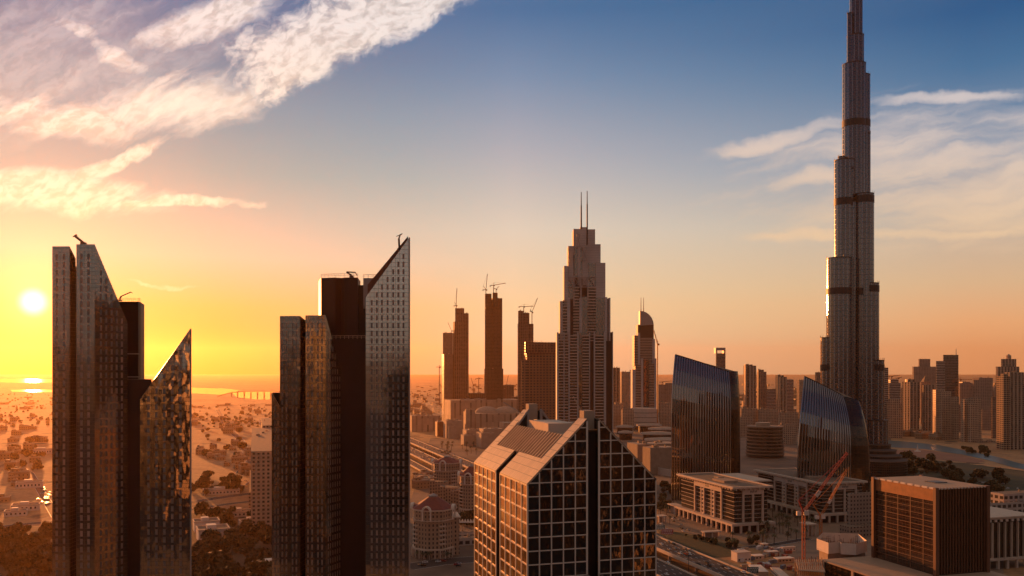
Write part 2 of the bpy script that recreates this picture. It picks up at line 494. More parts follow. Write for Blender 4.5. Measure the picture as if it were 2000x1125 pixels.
def railing(parent, pts, z, h=1.3, name='roof_railing', mat=None, step=1.6):
    mb = MB()
    for a, b in zip(pts[:-1], pts[1:]):
        L = (b - a).length; n = max(1, int(L / step))
        for i in range(n + 1):
            p = a.lerp(b, i / n); mb.bar((p.x, p.y, z), (p.x, p.y, z + h), .12)
        mb.bar((a.x, a.y, z + h), (b.x, b.y, z + h), .14); mb.bar((a.x, a.y, z + h * .55), (b.x, b.y, z + h * .55), .1)
    mb.build(name, mat or M['cream'], parent, True)

# ---- tower with two cut glass slabs and a lower spike (beside the sun)
dA = 380
A = thing('glass_skyscraper', 'dark glass tower beside the low sun, with slanted wings and a lower pointed wing', 'skyscraper', (X(200, dA), dA + 10, 0))
p1, z1 = slab([(102, dA), (136, dA), (148, dA + 5.5)], [481, 481, 505], 20)
mb = MB(); mb.prism(p1, 0, z1, 0, 1); mb.build('glass_wing', [M['g_brown'], M['darkmetal']], A, True)
p2, z2 = slab([(149, dA - 1), (185, dA - 1), (249, dA + 9)], [477, 477, 630], 24)
mb = MB(); mb.prism(p2, 0, z2, 0, 1); mb.build('glass_wing', [M['g_brown'], M['darkmetal']], A, True)
mb = MB(); a = pl((140, dA + 8), (188, dA + 14), (188, dA + 30), (140, dA + 30)); mb.prism(a, 0, Z(520, dA + 8), 0, 0); mb.build('core', [M['dark']], A, True)
p3 = pl((220, dA + 24), (270, dA + 24), (275, dA + 28), (282, dA + 44), (215, dA + 44))
mb = MB(); zc = Z(589, dA + 24); mb.prism(p3, 0, zc, 0, 1); mb.build('core_block', [M['brownclad'], M['roof']], A, True)
mb = MB()
for y in (690, 735, 790, 822, 900, 930, 960, 1018):
    mb = MB(); z = Z(y, dA + 24); a = pl((240, dA + 23.2), (272, dA + 23.2), (272, dA + 24.5), (240, dA + 24.5)); mb.prism(a, z - .5, z, 0, 0, True, True); mb.build('ledge', M['greyclad'], A, True)
railing(A, pl((232, dA + 24.4), (270, dA + 24.4), (274, dA + 28)), zc, 1.6)
mb = MB(); mb.prism(pl((246, dA + 10), (296, dA + 10), (296, dA + 26), (246, dA + 26)), 0, Z(741, dA + 10), 0, 1); mb.build('link_block', [M['brownclad'], M['roof']], A, True)
p4, z4 = slab([(273, dA + 4), (371.5, dA + 4), (373.3, dA + 8)], [781, 642, 645], 13)
mb = MB(); mb.prism(p4, 0, z4, 0, 1); mb.build('pointed_wing', [M['g_glint'], M['darkmetal']], A, True)
mb = MB(); q = P(372.6, dA + 3.7); mb.bar((q.x, q.y, 0), (q.x, q.y, Z(642, dA + 4)), .5); mb.build('edge_trim', M['greyclad'], A, True)
panels(A, [(p2[0], p2[1], z2[0], z2[1], (159, 173), 1.15, 3.45, 2.4, .4), (p2[1], p2[2], z2[1], z2[2], (197, 207.5, 218, 228, 238), .9, 3.45, 2.4, .4),
           (p1[0], p1[1], z1[0], z1[1], (111, 125), 1.0, 3.45, 2.4, .4), (p4[0], p4[1], z4[0], z4[1], (290, 305.5, 321, 336.5, 352.5), 1.1, 3.45, 2.4, .2)], M['winpanel'])

# ---- second tower, its tall slab ending in a point
dB = 350
B = thing('glass_skyscraper', 'tall glass tower whose grey blade wing rises to a point beside a brown core', 'skyscraper', (X(670, dB), dB + 10, 0))
q1, y1 = slab([(546.6, dB), (586, dB), (597, dB + 6)], [617, 617, 626], 20)
mb = MB(); mb.prism(q1, 0, y1, 0, 1); mb.build('glass_wing', [M['g_bronze'], M['darkmetal']], B, True)
q2, y2 = slab([(596.5, dB - 1), (636, dB - 1), (667, dB + 9)], [616, 615.5, 726], 24)
mb = MB(); mb.prism(q2, 0, y2, 0, 1); mb.build('glass_wing', [M['g_bronze'], M['darkmetal']], B, True)
q0, y0 = slab([(530.6, dB + 13), (548, dB + 13)], [767, 797], 8)
mb = MB(); mb.prism(q0, 0, y0, 0, 1); mb.build('side_wing', [M['g_silver'], M['darkmetal']], B, True)
mb = MB(); mb.prism(pl((532, dB + 21.5), (552, dB + 21.5), (552, dB + 30), (532, dB + 30)), 0, Z(767, dB + 21.5), 0, 0); mb.build('rear_block', [M['brownclad']], B, True)
zb = Z(542, dB + 17)
mb = MB(); mb.prism(pl((627, dB + 19), (655, dB + 17), (666, dB + 19), (673, dB + 17), (699, dB + 17), (704, dB + 34), (622, dB + 34)), 0, zb, 0, 1); mb.build('core_block', [M['brownclad'], M['roof']], B, True)
railing(B, pl((627.5, dB + 19.3), (655, dB + 17.3), (698.5, dB + 17.3)), zb, 1.6)
mb = MB(); mb.prism(pl((695, dB + 20), (714, dB + 20), (714, dB + 32), (695, dB + 32)), 0, Z(557, dB + 20), 0, 0); mb.build('lift_shaft', [M['dark']], B, True)
mb = MB(); mb.prism(pl((709.5, dB + 9), (745, dB + 9), (745, dB + 18), (709.5, dB + 18)), Z(600, dB + 9), Z(543, dB + 9), 0, 0, True, True); mb.build('upper_wall', [M['greyclad']], B, True)
railing(B, pl((710, dB + 9.3), (738, dB + 9.3)), Z(543, dB + 9), 1.5)
mb = MB(); mb.prism(pl((645, dB + 10), (716, dB + 10), (716, dB + 18), (645, dB + 18)), Z(1125, dB) - 60, Z(662, dB + 10), 0, 0); mb.build('lower_core', [M['brownclad']], B, True)
railing(B, pl((648, dB + 10.3), (714, dB + 10.3)), Z(662, dB + 10), 1.4)
q4, y4 = slab([(714, dB - 3), (799.2, dB - 3), (800.3, dB + 2)], [581, 464, 466], 7)
mb = MB(); mb.prism(q4, 0, y4, 0, 1); mb.build('blade_wing', [M['g_silver'], M['darkmetal']], B, True)
mb = MB(); q = P(799.7, dB - 3.4); mb.bar((q.x, q.y, 0), (q.x, q.y, Z(464, dB - 3)), .5); mb.build('edge_trim', M['greyclad'], B, True)
M['rust'] = plain('rust_steel', (.16, .055, .03), .7, var=.4, scale=.5)
q5, y5 = slab([(718, dB + 8), (797, dB + 8)], [556, 461], 2)
mb = MB(); mb.prism(q5, Z(600, dB + 8), y5, 0, 0, True, True); mb.build('rear_gable', [M['rust']], B, True)
mb = MB()
for k in range(9):
    t_ = k / 8; x = 728 + 64 * t_; ya = 562 - 88 * t_
    q = P(x, dB + 4); mb.bar((q.x, q.y, Z(ya + 12, dB + 4)), (q.x, q.y + 3.8, Z(ya - 5, dB + 4)), .35)
mb.build('roof_rib', M['cream'], B, True)
panels(B, [(q4[0], q4[1], y4[0], y4[1], (726, 736, 746, 757, 768, 778, 788), .75, 3.06, 2.05, .3), (q1[0], q1[1], y1[0], y1[1], (551.5, 559.5, 571.5, 579), .55, 3.06, 2.1, .3),
           (q2[0], q2[1], y2[0], y2[1], (601.5, 609.5, 621, 629), .58, 3.06, 2.1, .3), (q2[1], q2[2], y2[1], y2[2], (641, 645.5, 650, 654.5, 659, 663.5), .45, 3.06, 2.1, .3),
           (q0[0], q0[1], y0[0], y0[1], (537, 543), .5, 3.06, 2.1, .3)], M['winpanel'])

def roof_crane(label, px, py, d, arm, k=1.0):
    """small window cleaning crane: short mast, arm made of points in metres"""
    b = Vector((X(px, d), d, Z(py, d)))
    t_ = thing('roof_crane', label, 'crane', b)
    mb = MB(); mb.box(-1 * k, 1 * k, -1, 1, 0, .9 * k); mb.build('carriage', M['darkmetal'], t_)
    mb = MB()
    pts = [Vector((0, 0, .8))] + [Vector((x, 0, z)) for x, z in arm]
    for a, c, w in zip(pts[:-1], pts[1:], (.9, .6, .4, .3)): mb.bar(a, c, w * k)
    mb.build('jib', M['darkmetal'], t_)
roof_crane('small dark maintenance crane leaning back on the glass tower beside the sun', 163, 477.5, dA + 4, [(-3.6, 3.6), (-3.0, 4.4), (-4.6, 3.4)])
roof_crane('thin davit arm over the brown core of the tower beside the sun', 234, 588, dA + 27, [(.6, 2.2), (5.2, 4.2), (6.0, 3.7)], .7)
roof_crane('small cleaning gantry on the flat core roof of the blade topped tower', 687, 542, dB + 24, [(-2.2, 2.4), (1.6, 2.2), (2.2, .9)], .8)
roof_crane('dark crane mast near the very tip of the blade topped tower', 780, 489, dB + 3, [(-.2, 4.8), (.2, 6.0), (1.2, 6.8), (-1.2, 5.6)], .8)

# ================================================================ gabled hotel in the foreground
DO = Vector((5.1, 290.0))
W_, D_, EV, RG = 47.0, 72.5, 112.1, 135.6
HT = thing('gabled_hotel', 'foreground tower with twin steep gables, cream grid over black glass and amber lit side', 'hotel tower', (DO.x, DO.y, 0), YAW)
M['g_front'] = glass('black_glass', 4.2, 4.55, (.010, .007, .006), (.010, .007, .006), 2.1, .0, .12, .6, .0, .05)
M['g_side'] = glass('sunlit_side_glass', 4.2, 4.55, (.92, .56, .24), (.92, .56, .24), 2.6, .0, .05, .3, .0, .12); M['g_side'].node_tree.nodes['Principled BSDF'].inputs['Metallic'].default_value = .85  # sunset glow on this side is put into the glass colour
M['grid'] = plain('cream_mullions', (.72, .62, .50), .5, var=.1)
def tiles(name, col, w, h):
    m, t, b = newmat(name); u, v = uvxy(t)
    fu, fv = (u / w).fract(), (v / h).fract()
    j = fu.lt(.05).max(fv.lt(.07))
    k = white(t, comb(t, (u / w).floor(), (v / h).floor(), 0.0)).lin(0, 1, .86, 1.1)
    c = mix(t, 1.0, col, comb(t, k, k, k), 'MULTIPLY')
    t.links.new(mix(t, j, c, (.10, .07, .05)).k, b.inputs['Base Color']); b.inputs['Roughness'].default_value = .55
    return m
M['tiles'] = tiles('cladding_tiles', (.50, .37, .25), 2.1, 3.0)
GX0, GX1 = 21.3, 25.7            # groove in the middle of the front
def gz(x): return EV + (RG - EV) * min(x, W_ - x) / (W_ / 2)
def xz_solid(mb, prof, ya, yb, mi=0, mt=0):
    """profile in x/z, counter-clockwise seen from the front, extruded from ya to yb"""
    mb.face([(x, ya, z) for x, z in prof], mi, [(x, z) for x, z in prof])
    mb.face([(x, yb, z) for x, z in reversed(prof)], mi, [(x, z) for x, z in reversed(prof)])
    n = len(prof)
    for i in range(n):
        (xa, za), (xb, zb_) = prof[i], prof[(i + 1) % n]
        L = math.hypot(xb - xa, zb_ - za)
        mb.face([(xb, ya, zb_), (xa, ya, za), (xa, yb, za), (xb, yb, zb_)], mt, [(ya, L), (ya, 0), (yb, 0), (yb, L)])
GT = 7.5                          # thickness of a gable
for ya, yb, nm in ((0.0, GT, 'front_gable'), (D_ - GT, D_, 'rear_gable')):
    mb = MB()
    xz_solid(mb, [(.3, 0), (GX0, 0), (GX0, gz(GX0) - .4), (.3, EV - .2)], ya + .3, yb)
    xz_solid(mb, [(GX1, 0), (W_ - .3, 0), (W_ - .3, EV - .2), (GX1, gz(GX1) - .4)], ya + .3, yb)
    mb.build(nm, [M['g_front'], M['grid']] if ya == 0 else [M['dark']], HT)
# body between the gables with its two side bays and the dark slot between them
YS = [(GT, 33.5), (39.4, D_ - GT)]
SLP = (RG - EV) / (W_ / 2)
for ya, yb in YS:
    mb = MB(); xz_solid(mb, [(.3, 0), (W_ - .3, 0), (W_ - .3, EV - .2), (W_ - 8, EV + 8 * SLP - 1), (8, EV + 8 * SLP - 1), (.3, EV - .2)], ya, yb)
    mb.build('body', [M['dark']], HT)
mb = MB(); xz_solid(mb, [(2.2, 0), (W_ - 2.2, 0), (W_ - 2.2, EV), (W_ - 8, EV + 5), (8, EV + 5), (2.2, EV)], 33.5, 39.4); mb.build('side_slot', [M['dark']], HT)
mb = MB(); mb.box(GX0, GX1, 3.2, GT, 0, RG - 6.5); mb.build('front_slot', [M['brownclad']], HT)
# sloping cream roof cladding: eaves bands and gable edges
mb = MB()
def slope_strip(mb, x0, x1, ya, yb, sides=(0, 1), th=.8, lift=0.0):
    for sgn in sides:
        f = (lambda x: x) if sgn == 0 else (lambda x: W_ - x)
        a, b_ = f(x0), f(x1); za, zb_ = EV + x0 * SLP + lift, EV + x1 * SLP + lift
        p = [(a, ya, za), (a, yb, za), (b_, yb, zb_), (b_, ya, zb_)]
        L = math.hypot(x1 - x0, zb_ - za)
        uv = [(ya, 0), (yb, 0), (yb, L), (ya, L)]
        if sgn == 0: p, uv = p[::-1], uv[::-1]
        mb.face(p, 0, uv)
        lo = [(x, y, z - th) for x, y, z in p]
        mb.face(lo[::-1], 0, uv[::-1])
        for i in range(4):
            j = (i + 1) % 4; mb.face([p[j], p[i], lo[i], lo[j]], 0, [(0, 0), (2, 0), (2, .8), (0, .8)])
for sd in (0, 1):
    mb = MB(); slope_strip(mb, -.15, 21.25, -.1, GT, (sd,)); mb.build('gable_coping', M['tiles'], HT)
    mb = MB(); slope_strip(mb, -.15, 21.25, D_ - GT, D_ + .1, (sd,)); mb.build('gable_coping', M['tiles'], HT)
for ya, yb in YS:
    for sd in (0, 1): mb = MB(); slope_strip(mb, -.15, 7.4, ya + .02, yb - .02, (sd,)); mb.build('eaves_band', M['tiles'], HT)
# louvres in the roof well
mb = MB(); n = 19
for i in range(n):
    y = GT + 1.2 + (D_ - 2 * GT - 2.4) * i / (n - 1)
    mb.bar((7.6, y, EV + 7.6 * SLP - .5), (15.6, y, EV + 15.6 * SLP - .5), 1.0, 1.1)
mb.build('roof_louvres', M['tan'], HT)
mb = MB(); xz_solid(mb, [(8, EV + 5), (W_ - 8, EV + 5), (W_ - 8, EV + 6.8), (W_ - 16, EV + 14.2), (16, EV + 14.2), (8, EV + 6.8)], GT + .1, D_ - GT - .1); mb.build('roof_deck', M['conc'], HT)
mb = MB(); mb.box(19, 30, 34, 58, EV + 14.2, EV + 17.6); mb.build('plant_room', M['cream'], HT)
for y in (3.6, D_ - 6.0):
    mb = MB(); mb.box(GX0 - .2 + .5, GX1 - .3, y, y + 4.2, RG - 6.2, RG + .2); mb.build('slot_cap', M['tan'], HT)
mb = MB()
for x in (14.5, W_ - 14.5): mb.bar((x, D_ - GT - .6, EV + 13), (W_ / 2 + (2.6 if x > W_ / 2 else -2.6), D_ - GT - .6, RG - 2), .8)
for x in (GX0 - .6, GX1 + .6): mb.bar((x, D_ - GT - .5, EV + 10), (x, D_ - GT - .5, RG - 2.5), .9)
mb.build('gable_brace', M['greyclad'], HT)
mb = MB(); mb.bar((30, D_ - 3, RG - 10.5), (12, D_ - 1, RG + 1), .3); mb.build('roof_mast', M['steel'], HT); mb = MB(); mb.bar((37, 25, EV + 9.5), (26, 26, RG + 4.5), .3); mb.build('roof_mast', M['steel'], HT)
# grid of mullions
RHT = 4.55
def zrow(k): return EV - k * RHT
colsL = [i * (GX0 / 5) for i in range(6)]; colsR = [GX1 + i * ((W_ - GX1) / 5) for i in range(6)]
mb = MB()
for x in colsL + colsR:
    w = .62 if x in (colsL[-1], colsR[0]) else .38
    zt = gz(min(max(x, .2), W_ - .2)) - .9
    mb.box(x - w / 2, x + w / 2, -.12, .3, 0, zt, bottom=False)
for k in range(-5, 25):
    z = zrow(k)
    for xa, xb in ((0, GX0), (GX1, W_)):
        if k < 0:
            off = (z - EV) / SLP
            if xa == 0: xa = off
            else: xb = W_ - off
        if xb - xa > .8: mb.box(xa, xb, -.06, .3, z - .18, z + .18)
mb.build('mullion_grid', M['grid'], HT)
mb = MB()
ycols = [i * 33.5 / 5 for i in range(6)] + [39.4 + i * (D_ - 39.4) / 5 for i in range(6)]
for y in ycols: mb.box(-.12, .3, y - .3, y + .3, 0, EV - .7, bottom=False)
for k in range(0, 25):
    z = zrow(k)
    for ya, yb in ((0.3, 33.5), (39.4, D_)): mb.box(-.06, .3, ya, yb, z - .24 - (.5 if k == 0 else 0), z + (.0 if k == 0 else .24))
mb.build('side_mullion_grid', M['grid'], HT)
# glass panes, each hung at its own slight angle; the visible hundred are parts
panes = []
def clip(poly, x0, z0, nx, nz):
    out = []
    for i in range(len(poly)):
        a, b_ = poly[i], poly[(i + 1) % len(poly)]
        da = (a[0] - x0) * nx + (a[1] - z0) * nz; db = (b_[0] - x0) * nx + (b_[1] - z0) * nz
        if da <= 0: out.append(a)
        if da * db < 0:
            s_ = da / (da - db); out.append((a[0] + (b_[0] - a[0]) * s_, a[1] + (b_[1] - a[1]) * s_))
    return out
for k in range(-5, 25):
    for cols in (colsL, colsR):
        for xa, xb in zip(cols[:-1], cols[1:]):
            poly = [(xa + .2, zrow(k + 1) + .18), (xb - .2, zrow(k + 1) + .18), (xb - .2, zrow(k) - .18), (xa + .2, zrow(k) - .18)]
            poly = clip(poly, 0, EV - .9, -SLP, 1); poly = clip(poly, W_, EV - .9, SLP, 1) if len(poly) > 2 else []
            if len(poly) > 2:
                tx, tz = rnd.gauss(0, .02), rnd.gauss(0, .02)
                panes.append((k, 'f', [(x, .12 + tx * (x - xa) * .6 - tz * (z - zrow(k)) * .6 * 0 + .0, z) for x, z in poly], [(x, z) for x, z in poly]))
    if k >= 0:
        for ya, yb in zip(ycols[:-1], ycols[1:]):
            if abs(ya - 33.5) < .1: continue
            tx = rnd.gauss(0, .004)
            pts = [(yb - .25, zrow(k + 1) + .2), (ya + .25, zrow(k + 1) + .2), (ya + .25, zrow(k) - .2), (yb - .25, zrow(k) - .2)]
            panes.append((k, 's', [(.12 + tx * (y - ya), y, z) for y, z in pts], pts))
cnt = 0; rest = {'f': MB(), 's': MB()}
for k, s_, p, uv in panes:
    if k < 7 and (s_ == 'f') and cnt < 100:
        mb = MB(); mb.face(p, 0, uv); mb.build('glass_pane', M['g_front'], HT); cnt += 1
    else: rest[s_].face(p, 0, uv)
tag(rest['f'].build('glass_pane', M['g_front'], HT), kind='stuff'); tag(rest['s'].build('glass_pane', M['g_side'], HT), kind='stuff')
mb = MB()
for (x0, x1, y0, y1, z0, z1) in ((GX0 - 4, GX0, -6, 0, 70, 79.2), (GX1, GX1 + 4, -6, 0, 70, 79.2)):
    xa, xb = (x0, x1) if x0 < 20 else (x1, x0)
    v = [(xa, y1, 74.5), (xb, y1, 80.5), (xb, y0, 80.5), (xa, y0, 74.5)]
    mb.face(v if x0 < 20 else v[::-1]); mb.face([(xa, y0, 72), (xb, y0, 72), (xb, y0, 80.5), (xa, y0, 74.5)][:: (1 if x0 < 20 else -1)])
mb.build('podium_gable', M['greyclad'], HT)
# ================================================================ ground, water, roads
def sheet(name, pts, mat, z, kind='structure'):
    mb = MB(); mb.face([(p[0], p[1], z) for p in pts], 0, [(p[0], p[1]) for p in pts])
    return tag(mb.build(name, mat), kind=kind)
def gp(px, py): d = GD(py); return (X(px, d), d)             # a ground point seen at a photo position
sheet('ground', [(-26500, -2900), (26500, -2900), (26500, 26500), (-26500, 26500)], M['ground'], 0)
for pts in ([(-60, 741), (60, 739.5), (104, 741), (104, 747), (40, 747.5), (-60, 745)], [(-60, 762), (-5, 762.5), (-2, 764), (-60, 765)], [(20, 761.5), (104, 761), (104, 766), (24, 765)],
            [(340, 757), (374, 757), (440, 759), (470, 762), (452, 768), (430, 771), (372, 768), (340, 768)],
            [(452, 766), (540, 764), (570, 768), (570, 781), (500, 780.5), (462, 776)]):
    sheet('creek_water', [gp(*p) for p in pts][::-1], M['water'], .5)
sheet('lake_water', [gp(*p) for p in [(1728, 860), (1760, 862), (1830, 869), (1890, 881), (1950, 893), (1990, 905), (2030, 912), (2030, 922), (1985, 915), (1930, 899), (1880, 888), (1800, 877), (1728, 873)]][::-1], M['teal'], .4)
sheet('red_sand_field', [gp(*p) for p in [(1735, 880), (1800, 878), (1880, 890), (1925, 901), (1905, 905), (1850, 900), (1790, 893), (1735, 888)]][::-1], M['sandlot'], .4)
sheet('park_lawn', [gp(*p) for p in [(1690, 890), (1790, 895), (1900, 907), (2040, 925), (2060, 1010), (1690, 985)]][::-1], M['grass'], .2)
sheet('plaza_paving', [gp(*p) for p in [(1285, 985), (1440, 950), (1720, 960), (1960, 1010), (1960, 1125), (1620, 1125), (1440, 1060), (1285, 1030)]][::-1], M['paving'], .12)
sheet('roundabout_lawn', [gp(*p) for p in [(1285, 1036), (1330, 1040), (1420, 1062), (1440, 1085), (1390, 1090), (1290, 1046)]][::-1], M['grass'], .2)
M['lot'] = plain('dusty_lot', (.17, .11, .07), .9, var=.6, scale=.012)
M['grovefloor'] = plain('grove_floor', (.085, .055, .028), .95, var=.5, scale=.03)
sheet('city_lots', [gp(*p) for p in [(1180, 818), (1310, 812), (1445, 806), (1700, 812), (1740, 850), (1740, 905), (1700, 962), (1440, 952), (1285, 985), (1180, 985)]][::-1], M['lot'], .06)
sheet('city_lots', [gp(*p) for p in [(840, 858), (960, 850), (1180, 830), (1180, 985), (1000, 1010), (935, 1125), (795, 1125), (795, 1000)]][::-1], M['lot'], .06)
sheet('grove_floor', [gp(*p) for p in [(360, 1004), (420, 998), (540, 1012), (600, 1160), (330, 1160)]][::-1], M['grovefloor'], .08)
sheet('grove_floor', [gp(*p) for p in [(-60, 1036), (125, 1026), (150, 1160), (-110, 1160)]][::-1], M['grovefloor'], .08)
def ground_road(pxs, w, name='road', z=.16):
    pts = [Vector(gp(*p)) for p in pxs]; mb = MB(); mk = MB()
    L = []
    for i, p in enumerate(pts):
        t_ = (pts[min(i + 1, len(pts) - 1)] - pts[max(i - 1, 0)]).normalized(); n = Vector((-t_.y, t_.x)); L.append((p + n * w / 2, p - n * w / 2))
    for (a, b), (c, d) in zip(L[:-1], L[1:]):
        mb.face([(b.x, b.y, z), (d.x, d.y, z), (c.x, c.y, z), (a.x, a.y, z)])
        for q0, q1, s in ((a, c, 1), (b, d, -1)):
            n = (b - a).normalized() * .35 * s
            q = [(q0.x, q0.y, z + .02), (q1.x, q1.y, z + .02), (q1.x + n.x, q1.y + n.y, z + .02), (q0.x + n.x, q0.y + n.y, z + .02)]
            mk.face(q if s < 0 else q[::-1])
    tag(mb.build(name, M['asphalt']), kind='structure'); tag(mk.build('road_marking', M['paint']), kind='structure')
ground_road([(370, 982), (430, 972), (535, 958)], 16); ground_road([(-20, 1032), (50, 1024), (110, 1018)], 14); ground_road([(370, 996), (450, 984), (540, 974)], 12)
ground_road([(795, 1108), (860, 1098), (935, 1092)], 22); ground_road([(1285, 1042), (1350, 1062), (1420, 1072), (1500, 1066), (1580, 1052)], 9); ground_road([(1285, 1052), (1340, 1070), (1400, 1084), (1445, 1084)], 8)
ground_road([(455, 940), (490, 900), (470, 860), (440, 830), (425, 800)], 14); ground_road([(110, 1010), (80, 960), (60, 925), (20, 900)], 9)
# ---- elevated highway: a line on the ground plan and offsets to the left of it
HD = Vector((-.312, 1)).normalized(); HN = Vector((-HD.y, HD.x)); H0 = Vector((126.5, 729))
def hp(s, off): return H0 + HD * s + HN * off
decks = [(0, 22.5, 8.0), (37, 61, 6.5), (76, 90, 4.5)]
for k, (o0, o1, z) in enumerate(decks):
    s0, s1 = -230, 2300
    mb = MB(); a, b, c, d = hp(s0, o0), hp(s1, o0), hp(s1, o1), hp(s0, o1)
    mb.prism([a, b, c, d], z - 1.6, z, 1, 0, True, True); tag(mb.build('elevated_highway', [M['asphalt'], M['barrier']]), kind='structure')
    for o, nm in ((o0, 0), (o1, 1)):
        mb = MB(); q = .45 if nm == 0 else -.45
        mb.prism([hp(s0, o - q * .6), hp(s1, o - q * .6), hp(s1, o + q), hp(s0, o + q)][::1 if q > 0 else -1], z - 1.2, z + 1.05, 0, 0)
        tag(mb.build('barrier', M['barrier']), ['pale concrete barrier along the outer edge of the widest elevated road', 'pale barrier on the inner edge of the widest elevated road', 'pale barrier on the outer edge of the middle elevated road', 'pale barrier on the inner edge of the middle elevated road', 'outer barrier of the lowest narrow elevated road', 'inner barrier of the lowest narrow elevated road'][2 * k + nm], 'road barrier')
    mk = MB(); n = 5 if o1 - o0 > 20 else 3
    for i in range(1, n):
        o = o0 + (o1 - o0) * i / n; s = s0
        while s < 1500:
            mk.face([(*hp(s, o - .16), z + .02), (*hp(s + 4, o - .16), z + .02), (*hp(s + 4, o + .16), z + .02), (*hp(s, o + .16), z + .02)]); s += 12
    tag(mk.build('road_marking', M['paint']), kind='structure')
    s = s0 + 20; i = 0
    while s < 1500:
        if k < 2:
            for f in (.3, .7):
                mb = MB(); p = hp(s, o0 + (o1 - o0) * f); mb.cyl(p.x, p.y, 0, z - 1.6, 1.2, n=8)
                tag(mb.build('bridge_pier', M['barrier']), 'round concrete column holding up the elevated highway', 'column', 'columns under the elevated highway')
        s += 42

# ================================================================ trees, palms, cars, lamps and other small repeats
def blob_tree(r, h, n, seed, trunk=True):
    q = random.Random(seed); mb = MB()
    lobes = [(q.uniform(-.5, .5) * r, q.uniform(-.5, .5) * r, h - r * q.uniform(.55, 1.0), r * q.uniform(.45, .7)) for _ in range(7)]
    for _ in range(n):
        cx, cy, cz, lr = q.choice(lobes)
        v = Vector((q.gauss(0, 1), q.gauss(0, 1), q.gauss(0, .8))).normalized() * lr * q.uniform(.6, 1.0)
        p = Vector((cx, cy, max(cz + v.z, h * .18))) + Vector((v.x, v.y, 0))
        s = q.uniform(.4, .85) * r / 4.2
        a = Vector((q.gauss(0, 1), q.gauss(0, 1), q.gauss(0, 1))).normalized(); b = a.orthogonal().normalized(); c = a.cross(b)
        mb.face([p - b * s - c * s, p + b * s - c * s * .6, p + b * s * .7 + c * s, p - b * s * .8 + c * s * .7])
    return mb
TREES = []
for i, (r, h) in enumerate(((5.0, 8.5), (4.0, 7.0), (6.0, 9.0), (3.4, 6.2))):
    t_ = thing('tree', 'x', 'tree'); blob_tree(r, h, 560, 40 + i).build('crown', M['leaf'], t_)
    mb = MB(); mb.cyl(0, 0, 0, h * .5, .35, .18, 7)
    for k in range(4):
        an = k * 1.6; mb.bar((0, 0, h * .3), (math.cos(an) * r * .45, math.sin(an) * r * .45, h * .62), .2)
    mb.build('trunk', M['trunk'], t_); proto(t_); TREES.append(t_)
used = set()
def put(protos, key, loc, rz, sc, label, group):
    k = rnd.randrange(len(protos)); p = protos[k]
    if (key, k) not in used and p['label'] == 'x':
        used.add((key, k)); p['label'] = label; p['group'] = group; p.location = loc; p.rotation_euler = (0, 0, rz); p.scale = (sc, sc, sc); return p
    return dup(p, loc, rz, sc, label, group)
def tree_at(px, py, sc, label, group): x, y = gp(px, py); put(TREES, 't', (x, y, 0), rnd.uniform(0, 6.28), sc * rnd.uniform(.55, 1.4), label, group)
def scatter(n, fn, poly_px, *a):
    k = 0
    while k < n:
        x0, x1 = min(p[0] for p in poly_px), max(p[0] for p in poly_px); y0, y1 = min(p[1] for p in poly_px), max(p[1] for p in poly_px)
        px, py = rnd.uniform(x0, x1), rnd.uniform(y0, y1)
        c = False
        for i in range(len(poly_px)):
            (xa, ya), (xb, yb) = poly_px[i], poly_px[i - 1]
            if (ya > py) != (yb > py) and px < (xb - xa) * (py - ya) / (yb - ya) + xa: c = not c
        if c: fn(px, py, *a); k += 1
scatter(78, tree_at, [(372, 1010), (420, 1002), (470, 1012), (530, 1018), (560, 1150), (372, 1150), (372, 1072), (410, 1050), (415, 1030), (372, 1030)], 1.35, 'leafy tree in the dense grove between the two dark glass towers', 'trees in the grove between the glass towers')
scatter(46, tree_at, [(-10, 1036), (104, 1030), (104, 1150), (-10, 1150)], 1.3, 'leafy tree in the dark orange grove left of the sunlit tower', 'trees in the grove left of the sunlit tower')
scatter(26, tree_at, [(10, 870), (104, 850), (104, 915), (10, 925)], 1.3, 'hazy round tree among low houses under the sun', 'hazy trees among houses under the sun')
scatter(22, tree_at, [(372, 935), (460, 930), (480, 960), (390, 975), (372, 970)], 1.2, 'tree lining the road crossing behind the grove', 'trees lining the road behind the grove')
scatter(30, tree_at, [(378, 800), (480, 810), (480, 900), (400, 900)], 1.2, 'hazy tree in the low desert suburb between the glass towers', 'hazy suburb trees between the glass towers')
scatter(70, tree_at, [(1700, 893), (1790, 896), (1860, 905), (1935, 925), (1985, 960), (1940, 965), (1830, 935), (1700, 925)], 1.3, 'dark tree in the park behind the bronze cube building', 'trees in the dark park')
scatter(16, tree_at, [(905, 985), (930, 985), (930, 1030), (900, 1030)], 1.0, 'dark tree beside the red roofed turret buildings', 'trees beside the turret buildings')
scatter(18, tree_at, [(1330, 1040), (1430, 1062), (1500, 1052), (1500, 1064), (1425, 1072), (1330, 1050)], .6, 'small clipped tree on the paving before the pale office block', 'small trees before the pale office block')
scatter(14, tree_at, [(1880, 875), (1935, 882), (1935, 893), (1880, 885)], 1.0, 'tree along the far bank of the teal lake', 'trees along the lake bank')
scatter(10, tree_at, [(1290, 940), (1312, 940), (1312, 1000), (1290, 1010)], .9, 'small tree in the car park beside the ribbed glass tower', 'trees in the car park')
